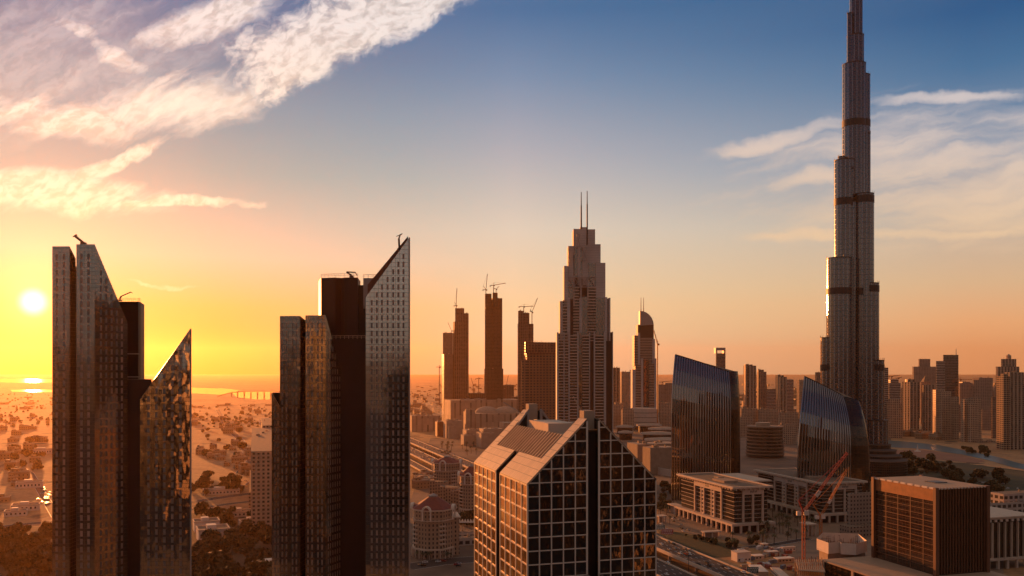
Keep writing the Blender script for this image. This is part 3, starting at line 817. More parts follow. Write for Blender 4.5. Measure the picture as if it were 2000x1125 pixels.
# palms
def palm_proto(h, seed):
    q = random.Random(seed); t_ = thing('palm_tree', 'x', 'palm tree'); mb = MB(); mb.cyl(0, 0, 0, h, .3, .2, 7); mb.build('trunk', M['trunk'], t_)
    mb = MB()
    for k in range(15):
        an = k * 2.4 + q.uniform(-.2, .2); L = q.uniform(2.4, 3.2); up = q.uniform(-.1, .9)
        pts = [Vector((math.cos(an) * L * f, math.sin(an) * L * f, h + up * L * f - 1.25 * L * f * f * .8)) for f in (0, .35, .7, 1)]
        w = Vector((-math.sin(an), math.cos(an), 0)) * .42
        for a, b, wa, wb in zip(pts[:-1], pts[1:], (.4, 1, .8), (1, .8, .1)):
            mb.face([a - w * wa, b - w * wb, b + w * wb, a + w * wa])
    mb.build('crown', M['palm'], t_); return proto(t_)
PALMS = [palm_proto(7.5, 1), palm_proto(9, 2)]
def palm_at(px, py, sc, label, group): x, y = gp(px, py); put(PALMS, 'p', (x, y, 0), rnd.uniform(0, 6), sc * rnd.uniform(.85, 1.15), label, group)
scatter(34, palm_at, [(1500, 1010), (1560, 1005), (1600, 1030), (1560, 1070), (1470, 1062)], 1.1, 'palm tree between the two pale office blocks', 'palms between the pale office blocks')
scatter(14, palm_at, [(1285, 965), (1320, 960), (1320, 1030), (1290, 1030)], 1.0, 'palm tree on the paving left of the pale office block', 'palms left of the pale office block')
scatter(10, palm_at, [(1420, 1062), (1500, 1048), (1520, 1056), (1430, 1076)], 1.1, 'palm tree at the front corner of the pale office block', 'palms at the front corner of the office block')
scatter(26, palm_at, [(862, 872), (930, 868), (935, 890), (860, 898)], 1.3, 'palm tree on the forecourt of the tan shopping mall', 'palms on the mall forecourt')
scatter(8, palm_at, [(805, 1090), (890, 1092), (890, 1096), (805, 1094)], .8, 'palm tree at the foot of the red roofed turret building', 'palms below the turret building')
# cars
CARM = [plain('car_white', (.75, .73, .7), .3, var=.02), plain('car_silver', (.4, .39, .38), .3, .4, var=.02), plain('car_red', (.35, .03, .02), .3, var=.02), plain('car_black', (.02, .02, .02), .25, var=.02)]
M['carglass'] = plain('car_glass', (.01, .01, .012), .08, var=.02, ior=1.6)
CARS = []
for m in CARM:
    t_ = thing('parked_car' if False else 'car', 'x', 'car')
    mb = MB(); xzp = [(-2.2, .35), (2.2, .35), (2.25, .8), (1.3, .95), (-2.0, 1.0), (-2.25, .85)]
    for s in (0,): 
        n = len(xzp); A = [(x, -.88, z) for x, z in xzp]; B = [(x, .88, z) for x, z in xzp]
        mb.face(A); mb.face(B[::-1])
        for i in range(n): j = (i + 1) % n; mb.face([A[j], A[i], B[i], B[j]])
    mb.build('body', m, t_)
    mb = MB(); A = [(-1.9, -.82, .98), (1.2, -.82, .95), (1.2, .82, .95), (-1.9, .82, .98)]; B = [(-1.4, -.68, 1.45), (.5, -.68, 1.45), (.5, .68, 1.45), (-1.4, .68, 1.45)]
    for i in range(4): j = (i + 1) % 4; mb.face([A[i], A[j], B[j], B[i]], 1)
    mb.face(B, 0); mb.build('cabin', [m, M['carglass']], t_)
    for x in (-1.4, 1.4):
        for y in (-.8, .8):
            mb = MB(); n = 10
            for s in (-.12, .12): mb.face([(x + .34 * math.cos(a * .628), y + s, .34 + .34 * math.sin(a * .628)) for a in range(n)][:: 1 if s < 0 else -1])
            for a in range(n):
                c0, s0, c1, s1 = math.cos(a * .628), math.sin(a * .628), math.cos((a + 1) * .628), math.sin((a + 1) * .628)
                mb.face([(x + .34 * c0, y + .12, .34 + .34 * s0), (x + .34 * c1, y + .12, .34 + .34 * s1), (x + .34 * c1, y - .12, .34 + .34 * s1), (x + .34 * c0, y - .12, .34 + .34 * s0)])
            mb.build('wheel', M['dark'], t_)
    CARS.append(proto(t_))
HR = math.atan2(HD.y, HD.x)
def car(loc, rz, label, group, k=None):
    k = rnd.choice((0, 0, 0, 1, 1, 2, 3)) if k is None else k; p = CARS[k]
    if p['label'] == 'x': p['label'] = label; p['group'] = group; p.location = loc; p.rotation_euler = (0, 0, rz); return
    dup(p, loc, rz, 1.0, label, group)
CN = ('white', 'silver', 'red', 'black')
for k_ in range(4): pass
for (px, py, k) in ((1292, 1064, 0), (1328, 1082, 0), (1340, 1083, 2), (1347, 1084, 0), (1304, 1100, 0), (1452, 1119, 0), (1385, 1106, 3), (1318, 1072, 1)):
    z = 8.0 if (px, py) != (1304, 1100) else 6.5; d = GD(py, z)
    car((X(px, d), d, z + .02), HR, {(1292, 1064): 'white car just below the overhead sign on the elevated highway', (1328, 1082): 'white car ahead of a red car on the elevated highway', (1340, 1083): 'red car between two white cars on the elevated highway', (1347, 1084): 'white car following the red car on the elevated highway', (1304, 1100): 'white car on the middle elevated road below the main deck', (1452, 1119): 'white car on the highway nearest the construction cabins', (1385, 1106): 'black car on the elevated highway', (1318, 1072): 'silver car on the elevated highway'}[(px, py)], 'cars on the near elevated highway', k)
for i in range(70):
    dk = decks[rnd.choice((0, 1))]; s = rnd.uniform(380, 1300); o = dk[0] + (dk[1] - dk[0]) * (rnd.randrange(5) + .5) / 5; p = hp(s, o); k = rnd.choice((0, 0, 1, 3))
    car((p.x, p.y, dk[2] + .02), HR, 'small %s car on the hazy stretch of elevated highway behind the turret buildings' % CN[k], '%s cars on the hazy highway' % CN[k], k)
for i in range(30):
    k = rnd.choice((0, 0, 1, 3)); px, py = rnd.uniform(455, 525), rnd.uniform(936, 953); x, y = gp(px, py); car((x, y, .02), HR + 1.57, '%s car parked in the lot by the tan hotel block' % CN[k], '%s cars parked by the hotel block' % CN[k], k)
for i in range(16):
    k = rnd.choice((0, 1, 3)); px, py = rnd.uniform(1290, 1345), rnd.uniform(1008, 1040); x, y = gp(px, py); car((x, y, .14), HR, '%s car parked left of the pale office block' % CN[k], '%s cars parked left of the office block' % CN[k], k)
for i in range(16):
    k = rnd.choice((0, 0, 1)); px, py = rnd.uniform(72, 102), rnd.uniform(950, 985); x, y = gp(px, py); car((x, y, .02), .7, '%s car parked in the dusty lot under the sun' % CN[k], '%s cars in the dusty lot' % CN[k], k)
for i in range(8):
    px, py = rnd.uniform(810, 915), rnd.uniform(1097, 1107); k = i % 4; x, y = gp(px, py); car((x, y, .2), .15, '%s car on the street below the turret building' % CN[k], '%s cars below the turret building' % CN[k], k)
for i in range(24):
    dk = decks[rnd.choice((0, 0, 1, 2))]; s = rnd.uniform(-130, 60); nl = 5 if dk[1] - dk[0] > 20 else 3; o = dk[0] + (dk[1] - dk[0]) * (rnd.randrange(nl) + .5) / nl; p = hp(s, o); k = rnd.choice((0, 1, 1, 3))
    car((p.x, p.y, dk[2] + .02), HR, '%s car in the loose traffic on the elevated roads beside the gabled hotel' % CN[k], '%s cars in the traffic beside the gabled hotel' % CN[k], k)
# street lamps along the highway
t0 = None
for i in range(26):
    s = -150 + i * 52; p = hp(s, 30)
    if t0 is None:
        t0 = thing('street_lamp', 'tall double arm lamp post between the elevated roads', 'street lamp', (p.x, p.y, 0), HR, 'lamp posts along the elevated highway')
        mb = MB(); mb.cyl(0, 0, 0, 20, .22, .12, 8); mb.build('post', M['darkmetal'], t0)
        for sg in (-1, 1):
            mb = MB(); mb.bar((0, 0, 19.8), (0, 2.6 * sg, 20.6), .12); mb.box(-.2, .2, 2.2 * sg - .5, 2.2 * sg + .5, 20.45, 20.6); mb.build('lamp_arm', M['darkmetal'], t0)
        proto(t0)
    else: dup(t0, (p.x, p.y, 0), HR)
# ================================================================ very tall stepped tower
DK = 1300
BK = thing('supertall_tower', 'very tall stepped tower of bundled steel tubes rising out of the picture', 'skyscraper', (X(1665, DK), DK, 0))
M['tube'] = None
def tube_mat():
    m, t, b = newmat('steel_and_glass_tube'); u, v = uvxy(t)
    fl = (v / 7.6).fract().lt(.11); fin = (u / 6.4).fract().lt(.16)
    fine = (v / 3.8).fract().lt(.3)
    c = mix(t, fine, (.016, .022, .032), (.035, .042, .055)); c = mix(t, fin, c, (.26, .29, .33)); c = mix(t, fl, c, (.10, .115, .135))
    mt = fl.max(fin)
    t.links.new(c.k, b.inputs['Base Color']); t.links.new(mt.lin(0, 1, .0, .75).k, b.inputs['Metallic']); t.links.new(mt.lin(0, 1, .13, .34).k, b.inputs['Roughness'])
    b.inputs['IOR'].default_value = 1.85
    normal_wobble(t, b, comb(t, (u / 2.6).floor(), (v / 3.8).floor(), 0.0), .012)
    return m
M['tube'] = tube_mat()
M['louvre'] = facade('dark_louvres', (.035, .031, .03), (.014, .013, .012), 1.2, 1.0, (.2, 1), (.3, 1), 1.4, .6, .4)
TUBES = [(1603, 1632, 661, -8), (1615, 1662, 506, -12), (1630, 1668, 315, -6), (1637, 1650, 308, -4), (1646, 1690, 128, 4), (1662, 1698.5, 150, 8), (1654.5, 1686.5, 72, 4), (1654.5, 1665, 28, 0), (1660, 1684, -62, 6),
         (1669, 1706, 381, -12), (1682, 1716, 555, -14), (1693, 1726, 705, -16), (1655, 1667, 331, -15), (1664, 1673, 395, -17), (1690, 1700, 262, -1), (1628, 1638, 518, -20), (1676, 1686, 566, -22), (1640, 1651, 520, -22), (1694, 1733, 822, -24), (1585, 1625, 815, -14)]
BANDS = {4: [(236, 249)], 5: [(236, 249)], 2: [(388, 402)], 9: [(383, 397)], 1: [(563, 576)], 10: [(558, 571)], 11: [(712, 724)], 12: [(388, 402)], 16: [(563, 576)], 15: [(563, 576)], 0: [(712, 724)]}
for i, (xl, xr, yt, off) in enumerate(TUBES):
    d = DK + off; cx, r = X((xl + xr) / 2, d), (xr - xl) / 2 * d / F; zt = Z(yt, d)
    mb = MB(); mb.cyl(cx, d, 0, zt, r, n=36, mi=0, top=1); o = mb.build('tube', [M['tube'], M['roof']], BK, True)
    mb = MB(); mb.cyl(cx, d, zt, zt + 1.6, r + .15, n=36)
    n = 12
    for k in range(n):
        an = k * 2 * math.pi / n; mb.bar((cx + r * math.cos(an), d + r * math.sin(an), zt + 1.4), (cx + r * math.cos(an), d + r * math.sin(an), zt + 4.5), .3)
    mb.build('terrace_rail', M['darkmetal'], BK, True)
    for ya, yb in BANDS.get(i, ()):
        mb = MB(); mb.cyl(cx, d, Z(yb, d), Z(ya, d), r + .35, n=36); mb.build('plant_floor_band', M['louvre'], BK, True)
mb = MB(); mb.cyl(X(1672, DK), DK + 6, Z(-62, DK), 828, 4.5, .4, 12); mb.build('spire', M['steel'], BK, True)
# ================================================================ balcony tower with twin masts
M['pier'] = facade('concrete_pier', (.46, .42, .385), (.22, .2, .18), 3.0, 3.4, (0, 1), (.93, 1), 1.4, .7, .6)
M['slabmat'] = plain('balcony_slab', (.58, .47, .37), .8, var=.1)
M['backglass'] = facade('balcony_glass', (.02, .015, .012), (.008, .007, .006), 2.4, 3.4, (.1, .9), (.1, .8), 1.7, .5, .2)
M['greyglass'] = glass('grey_glass', 1.6, 3.4, (.05, .046, .042), (.09, .08, .075), 2.0, .02, .03)
M['bandbrown'] = plain('brown_band', (.20, .13, .085), .8)
PD = thing('terraced_podium', 'low curved stepped terraces at the foot of the very tall tower', 'podium', (X(1712, 1230), 1230, 0))
for k, (px, w, y) in enumerate(((1712, 26, 868), (1714, 34, 879), (1716, 42, 889), (1718, 50, 898))):
    d = 1270 - k * 24; mb = MB(); mb.cyl(X(px, d), d, 0, Z(y, d), w * d / F, n=40, mi=0, top=1); mb.cyl(X(px, d), d, Z(y, d), Z(y, d) + 1, w * d / F + .6, n=40, mi=2, top=1); mb.build('terrace', [M['backglass'], M['asphalt'], M['bandbrown']], PD, True)

def bays(root, d, z0, items, depth=26, step=4.0):
    """vertical strips between photo columns: p pier, b balconies, g glass, k dark bay"""
    for kind, xl, xr, yt in items:
        a, b = X(xl, d), X(xr, d); zt = Z(yt, d); mb = MB()
        if kind == 'p': mb.box(a, b, d - 2.2, d + depth, z0, zt, bottom=False); mb.build('pier', M['pier'], root, True)
        elif kind == 'g': mb.box(a, b, d - .4, d + depth, z0, zt, bottom=False); mb.build('glass_bay', M['greyglass'], root, True)
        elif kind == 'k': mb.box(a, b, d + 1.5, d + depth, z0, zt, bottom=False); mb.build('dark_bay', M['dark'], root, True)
        elif kind == 'b':
            mb.box(a, b, d + 1.2, d + depth, z0, zt, 0, 0, False); z = zt - .3
            while z > max(z0, 10): mb.box(a + .15, b - .15, d - 1.6, d + 1.2, z - 1.25, z - .1, 1); z -= step
            mb.build('balcony_bay', [M['backglass'], M['slabmat']], root, True)
D4 = 1180
T4 = thing('balcony_tower', 'tall stepped apartment tower with balconies and two thin masts on top', 'skyscraper', (X(1142, D4), D4, 0))
z5 = lambda v: 1000 + v / 2.344
y5 = lambda v: 360 + v / 2.344
def tier(items, off, z0): bays(T4, D4 + off, z0, [(k, z5(a), z5(b), y5(y)) for k, a, b, y in items])
tier([('p', 205, 213, 678), ('b', 213, 236, 682), ('p', 236, 240, 676), ('b', 240, 258, 682), ('p', 258, 264, 674), ('b', 264, 298, 690), ('p', 298, 304, 676), ('g', 304, 322, 680), ('b', 322, 353, 690), ('p', 353, 357, 680),
      ('k', 357, 374, 690), ('p', 374, 380, 675), ('b', 380, 420, 690), ('p', 420, 430, 674), ('k', 430, 459, 680), ('p', 459, 462, 675)], 0, 0)  # wide right-hand k bay draws the shaded right side as dark colour
zz = Z(y5(690), D4) - 8
tier([('p', 219, 232, 535), ('b', 232, 252, 530), ('p', 252, 266, 520), ('k', 266, 280, 525), ('b', 280, 308, 470), ('p', 308, 320, 520), ('g', 320, 345, 515), ('b', 345, 384, 470), ('g', 384, 424, 520), ('p', 424, 436, 517), ('k', 436, 442, 525), ('p', 442, 450, 520)], 3, zz)
zz = Z(y5(530), D4) - 8
tier([('p', 238, 256, 374), ('g', 256, 280, 440), ('p', 280, 286, 420), ('k', 286, 312, 430), ('p', 312, 318, 420), ('k', 318, 344, 430), ('p', 344, 350, 420), ('g', 350, 383, 362), ('p', 383, 405, 358), ('p', 405, 427, 360)], 6, zz)
zz = Z(y5(440), D4) - 6
tier([('p', 257, 281, 283), ('k', 281, 285, 300), ('g', 285, 300, 290), ('p', 300, 312, 285), ('g', 312, 322, 290), ('p', 322, 346, 280), ('p', 346, 405, 275)], 9, zz)
zz = Z(y5(300), D4) - 6
tier([('p', 281, 312, 205), ('p', 312, 341, 197), ('p', 341, 380, 207)], 12, zz)
mb = MB()
for xa, xb, ya, yb in ((258, 282, 425, 470), (284, 314, 425, 470), (318, 346, 425, 470), (350, 382, 425, 470), (296, 312, 230, 285), (322, 344, 290, 350), (258, 268, 300, 360)):
    d = D4 + 2
    mb.bar((X(z5(xa), d), d, Z(y5(ya), d)), (X(z5(xb), d), d, Z(y5(yb), d)), .9); mb.bar((X(z5(xb), d), d, Z(y5(ya), d)), (X(z5(xa), d), d, Z(y5(yb), d)), .9)
    mb.bar((X(z5(xa), d), d, Z(y5(yb), d)), (X(z5(xb), d), d, Z(y5(yb), d)), 1.2); mb.bar((X(z5(xa), d), d, Z(y5(ya), d)), (X(z5(xb), d), d, Z(y5(ya), d)), 1.0)
mb.build('cross_bracing', M['greyclad'], T4, True)
for px, yt, yb in ((1135.2, 375, 447), (1146.8, 373, 490)):
    mb = MB(); d = D4 + 10; mb.cyl(X(px, d), d, Z(yb, d), Z(yt + 26, d), 1.15, .95, 10); mb.cyl(X(px, d), d, Z(yt + 26, d), Z(yt, d), .7, .5, 8); mb.build('mast', M['darkmetal'], T4, True)

# smaller tower with a sail shaped crown
D5 = 2250
T5 = thing('crowned_tower', 'grey hotel tower with quarter round sail crown and two needles', 'skyscraper', (X(1258, D5), D5, 0))
bays(T5, D5, 0, [('p', 1235, 1241, 722), ('b', 1241, 1252, 712), ('p', 1252, 1256, 700), ('g', 1256, 1268, 702), ('b', 1268, 1278, 710), ('p', 1278, 1282, 700)], 50, 4.2)
bays(T5, D5 + 5, Z(715, D5), [('b', 1239, 1246, 655), ('p', 1246, 1250, 650), ('b', 1250, 1274, 660), ('p', 1274, 1279, 662)], 40, 4.2)
bays(T5, D5 + 8, Z(665, D5), [('k', 1246, 1277, 634), ], 34, 4.2)
mb = MB(); d = D5 + 6
prof = [(1250, 636), (1250, 607)] + [(1250 + 27 * math.sin(a), 636 - 29 * math.cos(a)) for a in (.25, .5, .75, 1.0, 1.25, 1.5)]
mb.face([(X(a, d), d, Z(b, d)) for a, b in prof][::-1]); mb.face([(X(a, d), d + 24, Z(b, d)) for a, b in prof])
for a, b in zip(prof, prof[1:] + prof[:1]): mb.face([(X(a[0], d), d, Z(a[1], d)), (X(b[0], d), d, Z(b[1], d)), (X(b[0], d), d + 24, Z(b[1], d)), (X(a[0], d), d + 24, Z(a[1], d))])
mb.build('sail_crown', M['greyclad'], T5, True)
for px in (1252.3, 1257.5):
    mb = MB(); mb.cyl(X(px, d), d + 4, Z(610, d), Z(581, d), 1.1, .5, 8); mb.build('mast', M['darkmetal'], T5, True)
for k, (y, w) in enumerate(((797, 26), (806, 27), (815, 28), (824, 29))):
    mb = MB(); dd = 2200; mb.cyl(X(1259, dd), dd, Z(y + 8, dd), Z(y, dd), w * dd / F, n=28, sx=1, mi=0); mb.cyl(X(1259, dd), dd, Z(y + 9.5, dd), Z(y + 6, dd), w * dd / F - 2, n=28, mi=1); mb.build('podium_ring', [M['slabmat'], M['dark']], T5, True)

# ================================================================ towers under construction, with cranes
M['uc'] = facade('bare_concrete_floors', (.20, .15, .115), (.03, .024, .02), 5.2, 3.7, (.12, .9), (.22, .95), 1.3, .9, .7)
M['uc2'] = facade('concrete_with_glass', (.22, .165, .12), (.07, .05, .035), 3.0, 3.7, (.2, .85), (.25, .9), 1.7, .8, .3)
M['uc3'] = facade('dark_scaffolded_floors', (.10, .065, .045), (.028, .02, .016), 4.0, 3.7, (.1, .9), (.3, .95), 1.3, .9, .7)
def clutter(root, plan, z, mat=None, n=5):
    c0 = sum((Vector(p) for p in plan), Vector((0, 0))) / len(plan); mb = MB(); sz = min((Vector(plan[1]) - Vector(plan[0])).length, (Vector(plan[3]) - Vector(plan[0])).length)
    for i in range(n):
        f, g = rnd.uniform(.15, .75), rnd.uniform(.15, .75); q = plan[0] + (plan[1] - plan[0]) * f + (plan[3] - plan[0]) * g; w, l, h = rnd.uniform(.04, .14) * sz, rnd.uniform(.04, .14) * sz, rnd.uniform(1.2, 3.4)
        a, b = VD * w, UD * l; mb.prism([q, q + a, q + a + b, q + b], z, z + h, 0, 0)
    mb.build('roof_plant', mat or M['conc'], root, True)
def stack(name, label, cat, d, boxes, mats, group=None, part='block', rot=0.0):
    """building from boxes (photo left, corner, right, top, depth offset, material index[, bottom row])"""
    root = thing(name, label, cat, (X((boxes[0][0] + boxes[0][2]) / 2, d + 10), d + 10, 0), group=group)
    for b in boxes:
        xl, xc, xr, yt, off = b[:5]; mi = b[5] if len(b) > 5 else 0; dd = d + off
        w = max((xr - xl) * dd / F, 6)
        if xl == xc: plan = [P(xl, dd), P(xr, dd), P(xr, dd) + Vector((0, w * .8)), P(xl, dd) + Vector((0, w * .8))]
        else: plan = gridbox(xl, xc, xr, dd) if xc < xr else gridbox(xl, xc, xr, dd, None, w)
        z0 = Z(b[6], dd) if len(b) > 6 else 0
        mb = MB(); mb.prism(plan, z0, Z(yt, dd), 0, 1); mb.build(part if mi == 0 or len(b) < 8 else b[7], [mats[mi], M['roof']], root, True)
        clutter(root, plan, Z(yt, dd), None, 4)
    return root
stack('unfinished_tower', 'slim unfinished tower with bare round core, first of the hazy construction towers', 'tower', 2400, [(863, 867, 885, 692, 0), (865, 865, 884, 650, 12)], [M['uc2']])
stack('unfinished_tower', 'unfinished tower with taller core on one side, between two other construction towers', 'tower', 2400, [(885, 888, 915, 628, 0), (889, 889, 906, 602, 8), (906, 906, 915, 612, 8)], [M['uc']])
UT = stack('unfinished_tower', 'tallest dark construction tower with two round tops and several cranes', 'tower', 2300, [(946, 950, 983, 720, 0), (947, 949, 964, 585, 6), (960, 962, 981, 582, 10)], [M['uc3']])
for xl, xr, y in ((947, 960, 574), (962, 972, 572)):
    d = 2310; mb = MB(); mb.cyl(X((xl + xr) / 2, d), d, Z(600, d), Z(y, d), (xr - xl) / 2 * d / F, n=14); mb.build('round_top', M['uc3'], UT, True)
stack('unfinished_tower', 'unfinished tower behind the brown lattice roofed block, crane arms on top', 'tower', 2100, [(1011, 1013, 1042, 632, 0), (1012, 1012, 1023, 607, 4), (1023, 1023, 1034, 611, 6)], [M['uc']])
for lab, x0, x1, y, d in (('low concrete frame between two construction towers', 915, 946, 768, 2450), ('low unfinished slab right of the tallest construction tower', 983, 1004, 752, 2700), ('low concrete frame beside the lattice roofed block', 1000, 1020, 775, 2450)):
    stack('concrete_frame', lab, 'building', d, [(x0, x0, x1, y, 0)], [M['uc']])
def tower_crane(label, px, ybase, ytop, d, jib, cj, apex=None, mat=None, w=1.6, lat=False):
    """mast up to ytop, jib tip and counter jib as photo points"""
    mat = mat or M['rust']; root = thing('tower_crane', label, 'crane', (X(px, d), d, max(Z(ybase, d), 0)))
    T = lambda p: Vector((X(p[0], d), d, Z(p[1], d)))
    def truss(a, b, w, nm):
        mb = MB(); a, b = Vector(a), Vector(b)
        if lat:
            dr = (b - a).normalized(); s1 = dr.cross(Vector((0, 1, 0))).normalized() * w / 2; s2 = Vector((0, 1, 0)) * w / 2
            c = [s1 + s2, s1 - s2, -s1 - s2, -s1 + s2]
            for k in c: mb.bar(a + k, b + k, w * .16)
            n = int((b - a).length / (w * 1.1))
            for i in range(n):
                p, q = a.lerp(b, i / n), a.lerp(b, (i + 1) / n)
                for k in range(4):
                    e, f = (c[k], c[(k + 1) % 4]) if i % 2 else (c[(k + 1) % 4], c[k]); mb.bar(p + e, q + f, w * .09)
        else: mb.bar(a, b, w)
        mb.build(nm, mat, root, True)
    top = T((px, ytop))
    truss((top.x, d, max(Z(ybase, d), 0)), top, w, 'mast')
    truss(top, T(jib), w * .75, 'jib'); truss(top, T(cj), w * .8, 'counter_jib')
    mb = MB(); c = T(cj); mb.box(c.x - w * .8, c.x + w * .8, d - w * .6, d + w * .6, c.z - w * 1.3, c.z + w * .3); mb.build('counterweight', M['white'] if lat else M['conc'], root, True)
    mb = MB(); mb.box(top.x - w * .9 + w, top.x + w * .9 + w, d - w * .7, d + w * .7, top.z - w * 1.2, top.z + w * .6); mb.build('cab', M['white'] if lat else mat, root, True)
    if lat:
        a, b = top.lerp(T(jib), .27), top.lerp(T(jib), .36); mb = MB(); mb.bar(a - Vector((0, 1.4, 0)), b - Vector((0, 1.4, 0)), .3, 2.6); sg = mb.build('sign_panel', M['white'], root, True)
        mb = MB()
        for f in (.15, .35, .55, .75): c = a.lerp(b, f) - Vector((0, 1.6, 0)); mb.box(c.x - .35, c.x + .35, c.y, c.y + .06, c.z - .7, c.z + .7)
        mb.build('lettering', M['dark'], sg, True)
    if apex:
        mb = MB(); ap = T(apex); mb.bar(top, ap, w * .5); mb.bar(ap, T(jib), w * .16); mb.bar(ap, c, w * .16); mb.build('tie_bar', mat, root, True)
    return root
tower_crane('hazy luffing crane with upright jib on the tower with side core', 891, 604, 597, 2405, (892.5, 563), (887, 597), (888, 590), w=1.8)
tower_crane('hazy crane with thin upright jib on the round topped tower', 949, 574, 566, 2310, (952, 535), (943.5, 566), (944, 558), w=1.8)
tower_crane('flat armed crane on the round topped construction tower', 964, 573, 557, 2312, (988, 553), (957.5, 558), (965, 552), w=1.8)
tower_crane('small luffing crane right of the flat armed crane on the same tower', 969, 573, 565, 2316, (975, 559), (966, 563), None, w=1.5)
tower_crane('flat armed crane on the tower behind the lattice roofed block', 1023, 610, 599, 2106, (1042, 598), (1014, 599), (1024, 594), w=1.7)
tower_crane('steep luffing crane on the tower behind the lattice roofed block', 1039, 634, 610, 2108, (1050, 582), (1036, 607), (1036, 604), w=1.7)
tower_crane('faint crane arm beside the slim bare core tower', 882, 653, 646, 2420, (875, 630), (884, 646), None, w=1.3)
tower_crane('hazy crane standing left of the slim construction towers', 858, 800, 717, 2380, (852, 717), (861, 716), (858.5, 713), w=1.8)
tower_crane('small hazy crane low between two construction towers', 935, 770, 739, 2460, (943, 739.5), (929, 740), (935, 736), w=1.5)
tower_crane('small leaning crane jib by the low concrete frame', 924, 770, 752, 2460, (920, 738), (926, 752), None, w=1.4)
tower_crane('leaning crane jib in front of the low unfinished slab', 988, 780, 758, 2500, (993, 733), (986, 758), None, w=1.4)
tower_crane('tall thin orange crane mast beside the sail crowned tower', 1284, 826, 672, 2150, (1277, 645), (1286.5, 672), (1284, 664), M['orange'], w=2.4)
tower_crane('faint crane above the low blocks right of the sail crowned tower', 1293, 752, 746, 2600, (1313, 744), (1289, 746), None, w=1.8)
tower_crane('distant crane with long flat arm behind the pale slim tower', 1741, 750, 735, 2650, (1757, 733), (1736, 735), None, w=2)
tower_crane('distant crane over the roofs beside the banded white tower', 1754, 748, 738, 2600, (1761, 737), (1750, 739), None, w=2.2)
tower_crane('distant orange crane right of the twin faced glass tower', 1876, 748, 741, 2600, (1899, 741), (1870, 741), (1876, 737), M['orange'], w=2)

# ================================================================ brown lattice roofed block behind the balcony tower
M['tanwin'] = facade('tan_block_windows', (.30, .17, .10), (.03, .018, .012), 5.2, 4.2, (.25, .8), (.3, .85), 1.6, .85, .3, off=(1, 0))
LB = stack('lattice_roofed_block', 'brown slab block with gridded windows and open lattice roof behind the balcony tower', 'building', 1330, [(1026, 1029, 1092, 690, 0), (1019, 1019, 1030, 702, -4), (1024, 1026, 1090, 668, 10, 0, 695)], [M['tanwin']])
mb = MB(); d = 1329
for k in range(12):
    xa = 1031 + k * 5; mb.bar((X(xa, d), d, Z(690, d)), (X(xa, d), d, Z(672, d)), .7)
    mb.bar((X(xa, d), d, Z(690, d)), (X(xa + 5, d), d, Z(672, d)), .5)
mb.bar((X(1027, d), d, Z(669, d)), (X(1092, d), d, Z(673, d)), 1.4); mb.bar((X(1027, d), d, Z(690, d)), (X(1092, d), d, Z(690, d)), 1.2); mb.build('roof_lattice', M['rust'], LB, True)

